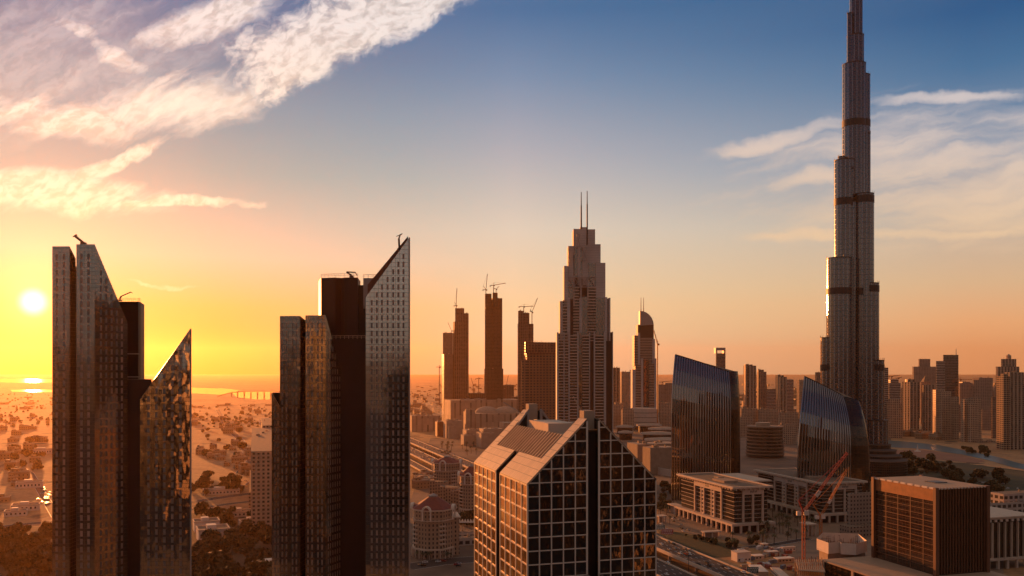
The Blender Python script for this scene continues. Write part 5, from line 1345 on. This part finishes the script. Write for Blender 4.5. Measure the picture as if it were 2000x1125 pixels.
# round banded office building
RB = thing('round_office_building', 'round brown office building ringed by pale floor bands, with a drum on its roof', 'office building', (X(1492, 1500), 1500, 0))
d = 1500; cx, r = X(1494, d), 37 * d / F
for k in range(9):
    y = 832 + k * 6.5; rr = r * (1 - .05 * (8 - k) / 8)
    mb = MB(); mb.cyl(cx, d, max(Z(y + 6.5, d), 0), Z(y + 2.2, d), rr - 1.2, n=36, mi=1); mb.cyl(cx, d, Z(y + 2.2, d), Z(y, d), rr, n=36, mi=0); mb.build('floor_ring', [M['tanband'], M['darkglass']], RB, True)
mb = MB(); mb.cyl(X(1490, d), d, Z(833, d), Z(825, d), 14 * d / F, n=28); mb.build('roof_drum', M['tan'], RB, True)
# ================================================================ shopping mall and low roofs
def gbox(mb, xl, xc, xr, yt, d, mi=0, z0=0):
    mb.prism(gridbox(xl, xc, xr, d), z0, Z(yt, d), mi, 1)
def simple(name, label, cat, d, boxes, m, roof=None):
    root = thing(name, label, cat, (X(boxes[0][1], d), d + 10, 0))
    for b in boxes:
        mb = MB(); gbox(mb, *b[:4], d + (b[4] if len(b) > 4 else 0)); mb.build('wing', [m, roof or M['tanroof']], root, True); dd_ = d + (b[4] if len(b) > 4 else 0); clutter(root, gridbox(b[0], b[1], b[2], dd_), Z(b[3], dd_), None, 14)
    return root
M['mall'] = facade('mall_wall', (.46, .32, .21), (.30, .20, .13), 14, 16, (.7, 1), (0, 1), 1.4, .85, .7)
simple('mall_building', 'long plain tan hall under the hazy construction towers', 'mall', 2250, [(868, 880, 1018, 782)], M['mall'])
DM = simple('mall_building', 'mall hall with sloped white edged roof and low domes', 'mall', 1950, [(905, 929, 1020, 808), (908, 910, 928, 800, -4)], M['mall'])
mb = MB()
for px, w in ((950, 24), (988, 26)):
    d = 1990
    for k in range(5): a0, a1 = k * .3, (k + 1) * .3; mb.cyl(X(px, d), d + 20, Z(808, d) + 16 * math.sin(a0), Z(808, d) + 16 * math.sin(a1), w * d / F * math.cos(a0), w * d / F * math.cos(a1), 24)
mb.build('dome_roof', M['conc'], DM, True)
simple('mall_building', 'tan mall block with a tall arched doorway', 'mall', 1900, [(866, 872, 903, 822), (873, 876, 892, 832, -10)], M['tan'])
simple('mall_building', 'reddish mall block at the left of the arched doorway', 'mall', 1950, [(850, 854, 868, 824)], M['rust'])
simple('mall_building', 'two storey tan mall block with projecting flat roofs', 'mall', 1730, [(904, 911, 948, 840), (900, 906, 930, 850, -18)], M['tan'])
simple('mall_building', 'tan mall block with a square portal near the gabled hotel', 'mall', 1680, [(936, 944, 982, 838), (930, 940, 966, 846, -16)], M['tan'])
simple('mall_building', 'low hazy tan shed left of the mall', 'mall', 2100, [(800, 804, 860, 812)], M['mall'])
simple('mall_building', 'flat roofed tan hall behind the gabled hotel roof', 'mall', 1800, [(975, 985, 1060, 826)], M['mall'])
simple('mall_building', 'dark low hall below the sail crowned tower, behind the hotel gable', 'mall', 1300, [(1225, 1245, 1325, 868), (1255, 1270, 1320, 875, -60)], M['conc'], M['conc'])
for i, (px, py, rx, y) in enumerate(((1268, 830, 36, 829), (1296, 838, 44, 836), (1220, 833, 26, 832), (1285, 846, 50, 845), (1222, 845, 22, 843), (1300, 859, 60, 857))):
    d = GD(py + 14); o = thing('curved_roof', ['pale oval roof at the foot of the ringed podium', 'wide pale oval roof right of the ringed podium', 'small pale oval roof left of the ringed podium', 'broad low dome roof in the middle of the curved roofs', 'small lit canopy next to the hotel gable edge', 'long curved roof nearest the straight ribbed tower'][i], 'roof', (X(px, d), d, 0))
    mb = MB(); z = Z(y, d); mb.cyl(X(px, d), d, z - 3, z, rx * d / F * .55, rx * d / F * .55, 32, sx=1.25); mb.cyl(X(px, d), d, z, z + 2.5, rx * d / F * .55, rx * d / F * .2, 32, 1, sx=1.25); mb.build('shell', [M['slabmat'], M['conc']], o, True)
    mb = MB(); mb.cyl(X(px, d), d, 0, z - 3, rx * d / F * .48, n=24, sx=1.2); mb.build('wall', M['backglass'], o, True)
for i in range(5):
    o = thing('ramp_roof', 'long sloping pale ramp roof before the oval roofs', 'roof', (X(1250, 1330), 1330 - i * 28, 0), group='sloping ramp roofs'); d = 1330 - i * 28
    mb = MB(); a, b = P(1228 + i * 6, d + 60), P(1316, d); n = Vector((-.4, -.9)) * 3
    mb.face([(a.x, a.y, 12), (a.x + n.x, a.y + n.y, 12), (b.x + n.x, b.y + n.y, 9), (b.x, b.y, 9)]); mb.face([(a.x + n.x, a.y + n.y, 12), (a.x + n.x, a.y + n.y, 0), (b.x + n.x, b.y + n.y, 0), (b.x + n.x, b.y + n.y, 9)]); mb.build('roof', M['slabmat'], o, True)
# white smoke by the mall
def smoke():
    m = bpy.data.materials.new('smoke'); m.use_nodes = True; t = m.node_tree; t.nodes.clear()
    p = t.nodes.new('ShaderNodeVolumePrincipled'); p.inputs['Color'].default_value = (.95, .9, .85, 1); p.inputs['Density'].default_value = .03; p.inputs['Anisotropy'].default_value = .3
    o = t.nodes.new('ShaderNodeOutputMaterial'); t.links.new(p.outputs[0], o.inputs['Volume'])
    import bmesh
    bm = bmesh.new(); d = 2150
    for px, py, r in ((862, 806, 7), (857, 803, 9), (851, 800, 10), (844, 797, 9), (838, 793, 8), (848, 793, 7), (856, 796, 7), (834, 790, 6)):
        bmesh.ops.create_icosphere(bm, subdivisions=2, radius=r, matrix=Matrix.Translation((X(px, d), d + r, Z(py, d))))
    for v in bm.verts: v.co += Vector((rnd.uniform(-1, 1), rnd.uniform(-1, 1), rnd.uniform(-1, 1))) * 1.6
    me = bpy.data.meshes.new('smoke'); bm.to_mesh(me); bm.free(); me.materials.append(m)
    o = bpy.data.objects.new('smoke', me); COL.objects.link(o); tag(o, kind='stuff')
smoke()
# ================================================================ turreted apartment buildings with red roofs
M['turwall'] = facade('ornate_cream_wall', (.42, .29, .195), (.03, .02, .016), 3.2, 3.5, (.3, .7), (.25, .8), 1.6, .85, .3)
def turret(label, px, d, ytop, r, yeave, extra=True):
    cx, cy = X(px, d), d; root = thing('turret_building', label, 'apartment building', (cx, cy, 0), YAW * .6)
    he, ht = Z(yeave, d), Z(ytop, d)
    mb = MB(); mb.cyl(0, 0, 0, he, r, n=8, ph=.39, top=1); mb.build('wall', [M['turwall'], M['roof']], root)
    rf = MB(); rf.cyl(0, 0, he + .5, he + .55 * (ht - he), r + 1.6, r * .52, 8, ph=.39); rf.cyl(0, 0, he + .55 * (ht - he), ht - 2.2, r * .52, r * .22, 8, ph=.39)
    ro = rf.build('roof', M['redroof'], root)
    mb = MB(); mb.cyl(0, 0, ht - 2.4, ht - 1.2, r * .23, n=8); mb.cyl(0, 0, ht - 1.2, ht + .3, r * .2, .3, 8); mb.build('cupola', M['greyclad'], ro)
    mb = MB(); mb.cyl(0, 0, he - .6, he + .5, r + 2, n=8, ph=.39); mb.cyl(0, 0, he - 8.6, he - 7.8, r + 1.3, n=8, ph=.39); mb.build('cornice', M['cream'], root)
    for k in range(8):
        a = k * math.pi / 4 + math.pi / 8; q = Vector((math.cos(a), math.sin(a))); s = Vector((-q.y, q.x)); ri = (r + .2)
        if k % 2:
            mb = MB(); pts = []
            for j in range(9):
                t_ = math.pi * j / 8; pts.append(q * (ri + .9) + s * (math.cos(t_) * 3.4)); 
            prev = None
            for j in range(9):
                t_ = math.pi * j / 8; p = Vector((*(q * (ri + .9) + s * (math.cos(t_) * 3.3)), he - .5 + math.sin(t_) * 3.9))
                if prev is not None: mb.bar(prev, p, 2.6, 1.2)
                prev = p
            for sg in (-1, 1): p = q * (ri + .9) + s * 3.3 * sg; mb.bar((p.x, p.y, he - 8), (p.x, p.y, he - .4), 1.1)
            mb.build('arched_dormer', M['white'], root)
        else:
            z = he - 12.5
            mb = MB()
            while z > 9:
                c = q * (r * .924 + .9); mb.bar((*(c - s * 2.6), z), (*(c + s * 2.6), z), 2.2, 1.1); z -= 3.5
            mb.build('balconies', M['cream'], root)
            mb = MB(); c = q * (r * .924 + .25)
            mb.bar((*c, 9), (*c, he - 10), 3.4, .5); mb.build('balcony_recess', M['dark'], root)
    mb = MB(); mb.cyl(0, 0, 6.5, 7.6, r + 1.6, n=8, ph=.39)
    for k in range(24):
        a = k * math.pi / 12; mb.bar((math.cos(a) * (r + .9), math.sin(a) * (r + .9), 0), (math.cos(a) * (r + .9), math.sin(a) * (r + .9), 6.5), .9)
    mb.build('arcade', M['cream'], root)
    if extra:
        mb = MB(); mb.box(r * .4, r + 4.5, -r * .3, r * 1.2, 0, he - 8, 0, 1); mb.build('side_wing', [M['turwall'], M['roof']], root)
        mb = MB(); mb.box(r * .3, r + 5.6, -r * .3 - 1, r * 1.2 + 1, he - 7.9, he - 6.9); mb.build('wing_cornice', M['cream'], root)
    return root
turret('nearest round cornered apartment building with dark red roof and white arched dormers', 846, 705, 964, 16.2, 992)
turret('farther red roofed turret building beside the hazy highway', 873, 990, 889, 15.5, 903, False)
turret('red roofed turret half hidden by the gabled hotel', 920, 900, 907, 11.5, 928, False)
LK = thing('apartment_wing', 'curved cream apartment wing linking two red roofed turrets', 'apartment building', (X(890, 950), 950, 0))
for k in range(7):
    f = k / 6; a = P(852 + 62 * f, 985 - 75 * f ** 1.3 - 30 * math.sin(math.pi * f)); mb = MB(); mb.prism([a + Vector((-7, -7)), a + Vector((7, -7)), a + Vector((7, 9)), a + Vector((-7, 9))], 0, Z(945 - 6 * (1 - f), 930) + (k % 2) * 2 - 6, 0, 1); mb.build('wall', [M['turwall'], M['roof']], LK, True)
S('shop_building', 'low shop building with a red floor and pale columns beside the nearest turret building', 'building', 740, [(888, 893, 930, 1052, 0), (886, 890, 930, 1040, 26)], [M['sqwin']])
for i in range(7):
    o = thing('tent_canopy', 'small white pointed tent canopy in a row beside the nearest turret building', 'canopy', (X(892 + i * 5.5, 775), 775, 14), group='white tent canopies'); mb = MB(); mb.cyl(0, 0, 0, 3.2, 1.9, .1, 4, ph=.785); mb.build('tent', M['white'], o)
    mb = MB(); mb.cyl(0, 0, -14, 0, .12, n=6); mb.build('pole', M['steel'], o)
# ================================================================ left: hotel slab, villas, far viaduct and the low suburb
HB = S('hotel_block', 'plain tan hotel slab standing in the hazy suburb, partly behind the blade topped tower', 'hotel', 1150, [(490, 492, 540, 836, 0), (510, 512, 540, 831, 4), (486, 488, 545, 918, -14)], [M['tg']])
for lab, px, py, w, l, h in (('white flat roofed villa with roof terraces at the edge of the pointed glass wing', 388, 1060, 26, 24, 10), ('white modern villa with courtyard roof behind the grove', 380, 1040, 22, 18, 9), ('long low pale hall by the road crossing', 400, 968, 40, 22, 5), ('white hall with bright roof in the dusty lot under the sun', 30, 955, 30, 20, 7), ('pale shed in the row of sheds under the sun', 22, 1000, 26, 16, 6), ('second pale shed among trees under the sun', 8, 1010, 20, 14, 5), ('small white house among the dark grove trees', 50, 1062, 16, 12, 5), ('bright white roofed hall near the tan hotel slab', 508, 829, 70, 34, 10), ('bright long roof among hazy trees under the sun', 55, 888, 44, 16, 8), ('pale roof between grove trees beside the blade topped tower', 500, 1128, 26, 20, 7), ('pale flat roof within the dense grove', 470, 1030, 22, 14, 5), ('low wide roof at the edge of the dense grove', 440, 1012, 28, 16, 5)):
    x, y = gp(px, py); root = thing('villa', lab, 'house', (x, y, 0), YAW + .15); mb = MB(); mb.box(0, w, 0, l, 0, h, 0, 1); mb.build('wall', [M['white'], M['roof']], root)
    mb = MB(); mb.box(-.4, w + .4, -.4, .5, h - .4, h + .9); mb.box(-.4, w + .4, l - .5, l + .4, h - .4, h + .9); mb.box(-.4, .5, .5, l - .5, h - .4, h + .9); mb.box(w - .5, w + .4, .5, l - .5, h - .4, h + .9); mb.build('parapet', M['cream'], root)
    mb = MB(); mb.box(w * .3, w * .6, l * .35, l * .75, h, h + 3); mb.build('roof_room', M['white'], root)
    mb = MB()
    for k in range(int(w // 4)): mb.box(1.4 + k * 4, 3 + k * 4, -.08, .05, h * .35, h * .7)
    mb.build('window_row', M['dark'], root)
VI = thing('viaduct', 'faint road viaduct crossing the bright creek water', 'bridge', (X(500, 4800), 4800, 0)); d = 4800
mb = MB(); pts = [(425, 774), (450, 767), (480, 764.2), (520, 764), (600, 765)]
for a, b in zip(pts[:-1], pts[1:]): mb.bar((X(a[0], d), d, Z(a[1], d)), (X(b[0], d), d, Z(b[1], d)), 12, 4)
mb.build('deck', M['conc'], VI, True)
for px in (452, 464, 477, 490, 503, 516, 529):
    mb = MB(); mb.cyl(X(px, d), d, 0, Z(766, d), 4, n=8); mb.build('pier', M['conc'], VI, True)
# low houses: three kinds, copied one by one
M['house'] = facade('house_wall', (.36, .22, .12), (.05, .035, .025), 3.4, 3.2, (.35, .65), (.3, .7), 1.4, .9, .4)
HOUSES = []
for i, (w, l, h) in enumerate(((12, 10, 6.5), (16, 11, 7.5), (11, 14, 4.5))):
    t_ = thing('low_house', 'x', 'house'); mb = MB(); mb.box(-w / 2, w / 2, -l / 2, l / 2, 0, h, 0, 1, False); mb.box(-w / 2 + 1, 0, l * .1, l / 2 - .5, h, h + 2.8, 0, 1, False)
    mb.build('wall', [M['house'], M['tanroof']], t_); mb = MB()
    for a in ((-w / 2 - .2, w / 2 + .2, -l / 2 - .2, -l / 2 + .2), (-w / 2 - .2, w / 2 + .2, l / 2 - .2, l / 2 + .2)): mb.box(*a, h - .3, h + .8)
    for a in ((-w / 2 - .2, -w / 2 + .2, -l / 2 + .2, l / 2 - .2), (w / 2 - .2, w / 2 + .2, -l / 2 + .2, l / 2 - .2)): mb.box(*a, h - .3, h + .8)
    mb.build('parapet', M['tan'], t_); proto(t_); HOUSES.append(t_)
def house_at(px, py, sc, label, group):
    x, y = gp(px, py); put(HOUSES, 'h', (x, y, 0), YAW + rnd.choice((0, 1.571, .1, .25)), sc * rnd.uniform(.8, 1.4), label, group)
scatter(48, house_at, [(374, 805), (540, 800), (540, 925), (470, 930), (374, 880)], 1.1, 'small flat roofed house in the hazy suburb between the glass towers', 'houses between the glass towers')
scatter(24, house_at, [(-10, 815), (104, 810), (104, 930), (-10, 990)], 1.1, 'small flat roofed house in the orange haze under the sun', 'houses under the sun')
scatter(30, house_at, [(800, 775), (866, 775), (866, 812), (800, 830)], 1.5, 'low hazy house left of the mall', 'houses left of the mall')
scatter(16, house_at, [(806, 930), (842, 930), (842, 955), (806, 955)], 1.0, 'small house between the highway and the nearest turret building', 'houses behind the turret building')
scatter(40, house_at, [(1445, 806), (1556, 806), (1556, 836), (1530, 850), (1445, 826)], 1.6, 'cream cubic house in the old town quarter between the ribbed towers', 'old town houses')
scatter(30, house_at, [(1195, 806), (1236, 806), (1236, 822), (1195, 826)], 1.5, 'low tan house beside the ringed podium', 'houses beside the ringed podium')
scatter(18, house_at, [(1740, 850), (1790, 855), (1830, 863), (1830, 857), (1740, 845)], 1.4, 'cream house on the far lake shore', 'houses on the lake shore')
far = MB()
for i in range(1200):
    px = rnd.uniform(-100, 2100); py = 752 + 48 * rnd.random() ** 1.3
    if 330 < px < 575 and py < 790: continue
    if px < 120 and py < 775: continue
    if px < 860 and rnd.random() < .5: continue
    x, y = gp(px, py); w, l, h = rnd.uniform(12, 34), rnd.uniform(12, 30), rnd.choice((4, 5, 6, 7, 9)) if px < 860 else rnd.choice((5, 7, 9, 14, 22))
    far.box(x, x + w, y, y + l, 0, h, 0, 1, False)
tag(far.build('distant_district', [M['house'], M['tanroof']]), kind='stuff')
farv = MB()
for i in range(1700):
    px = rnd.uniform(-60, 1300); py = 765 + 70 * rnd.random()
    if 330 < px < 575 and py < 792: continue
    x, y = gp(px, py); r = rnd.uniform(2, 5.5); farv.cyl(x, y, 0, r * .7, r * .9, r, 6); farv.cyl(x, y, r * .7, r * 1.3, r, r * .3, 6)
tag(farv.build('distant_scrub', M['leaf']), kind='stuff')
MN = thing('white_monument', 'small white pointed monument on the red sand by the lake', 'monument', (*gp(1792, 882), 0)); mb = MB(); mb.cyl(0, 0, 0, 1.5, 6, 5, 12); mb.build('base', M['white'], MN); mb = MB(); mb.cyl(0, 0, 1.5, 13, 2, .3, 8); mb.build('shaft', M['white'], MN)

# loose things on the building site
CT = []
for i, (nm, c) in enumerate((('white', (.7, .66, .6)), ('rust red', (.3, .08, .05)), ('blue grey', (.16, .2, .25)), ('sand', (.5, .38, .26)))):
    t_ = thing('container', 'x', 'container'); m = facade('container_' + nm.replace(' ', '_'), c, tuple(v * .75 for v in c), .6, 9, (.5, 1), (0, 1), 1.4, .6, .6)
    mb = MB(); mb.box(-3, 3, -1.2, 1.2, 0, 2.6); mb.build('box', m, t_); mb = MB(); mb.box(3.01, 3.06, -1.1, -.05, .15, 2.45); mb.box(3.01, 3.06, .05, 1.1, .15, 2.45); mb.build('door', M['conc'], t_); proto(t_); CT.append((nm, t_))
for i in range(40):
    nm, p = CT[i % 4]; px, py = rnd.uniform(1445, 1560), rnd.uniform(1072, 1120); x, y = gp(px, py); lab = '%s steel container on the building site beside the red crane' % nm; gr = '%s containers on the building site' % nm
    if p['label'] == 'x': p['label'] = lab; p['group'] = gr; p.location = (x, y, .14); p.rotation_euler = (0, 0, rnd.choice((YAW, YAW + 1.57)))
    else: dup(p, (x, y, .14), rnd.choice((YAW, YAW + 1.57, YAW + .6)), 1.0, lab, gr)
for i in range(34):
    k = rnd.choice((0, 1, 3)); px, py = rnd.uniform(1900, 1990), rnd.uniform(930, 985); x, y = gp(px, py); car((x, y, .22), rnd.choice((YAW, 1.2)), '%s car parked along the park edge behind the terraced office block' % CN[k], '%s cars along the park edge' % CN[k], k)
# ================================================================ unseen city added behind the viewpoint to shape the reflections in the glass
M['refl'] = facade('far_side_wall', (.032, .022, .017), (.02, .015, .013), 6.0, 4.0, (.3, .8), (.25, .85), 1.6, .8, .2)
sheet('dark_reflection_ground', [(-1500, -2800), (1500, -2800), (1500, 40), (-1500, 40)], M['asphalt'], .1)  # unseen dark sheet, added to darken what the glass fronts mirror
M['refl_lit'] = facade('lit_far_wall', (.55, .36, .20), (.02, .015, .013), 5.0, 4.0, (.35, .8), (.3, .8), 1.6, .8, .2)  # paler wall for unseen blocks added to put orange flecks in the glass
for k, (x, y, w, l, h) in enumerate(((-330, -180, 46, 40, 170), (-255, -240, 40, 40, 120), (-190, -150, 36, 36, 190), (-120, -260, 60, 40, 145), (-40, -190, 44, 40, 165), (50, -280, 60, 40, 128), (130, -200, 40, 44, 175), (215, -300, 70, 50, 140), (340, -180, 44, 44, 40), (430, -280, 60, 60, 45), (390, -90, 26, 30, 24), (300, -60, 22, 22, 18), (500, -150, 40, 40, 35), (300, 5, 16, 16, 11), (330, -15, 18, 16, 13), (352, -42, 18, 20, 16), (450, -300, 120, 60, 230), (600, -350, 100, 60, 205), (880, -300, 120, 80, 250), (1030, -260, 120, 80, 290), (1190, -350, 130, 80, 265), (1360, -250, 120, 80, 230), (560, -260, 60, 60, 190), (700, -380, 70, 70, 150), (-450, -300, 60, 60, 150), (-560, -220, 50, 50, 180))):
    o = thing('office_tower', 'unseen office tower added to be mirrored in the dark glass fronts', 'tower', (x, y, 0), YAW if k % 2 else .1, group='unseen towers added for the glass reflections')
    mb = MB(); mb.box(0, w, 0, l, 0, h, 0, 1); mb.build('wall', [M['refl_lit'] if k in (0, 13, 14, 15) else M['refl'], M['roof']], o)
    mb = MB(); mb.box(w * .2, w * .7, l * .2, l * .7, h, h + 5); mb.build('roof_plant', M['conc'], o)
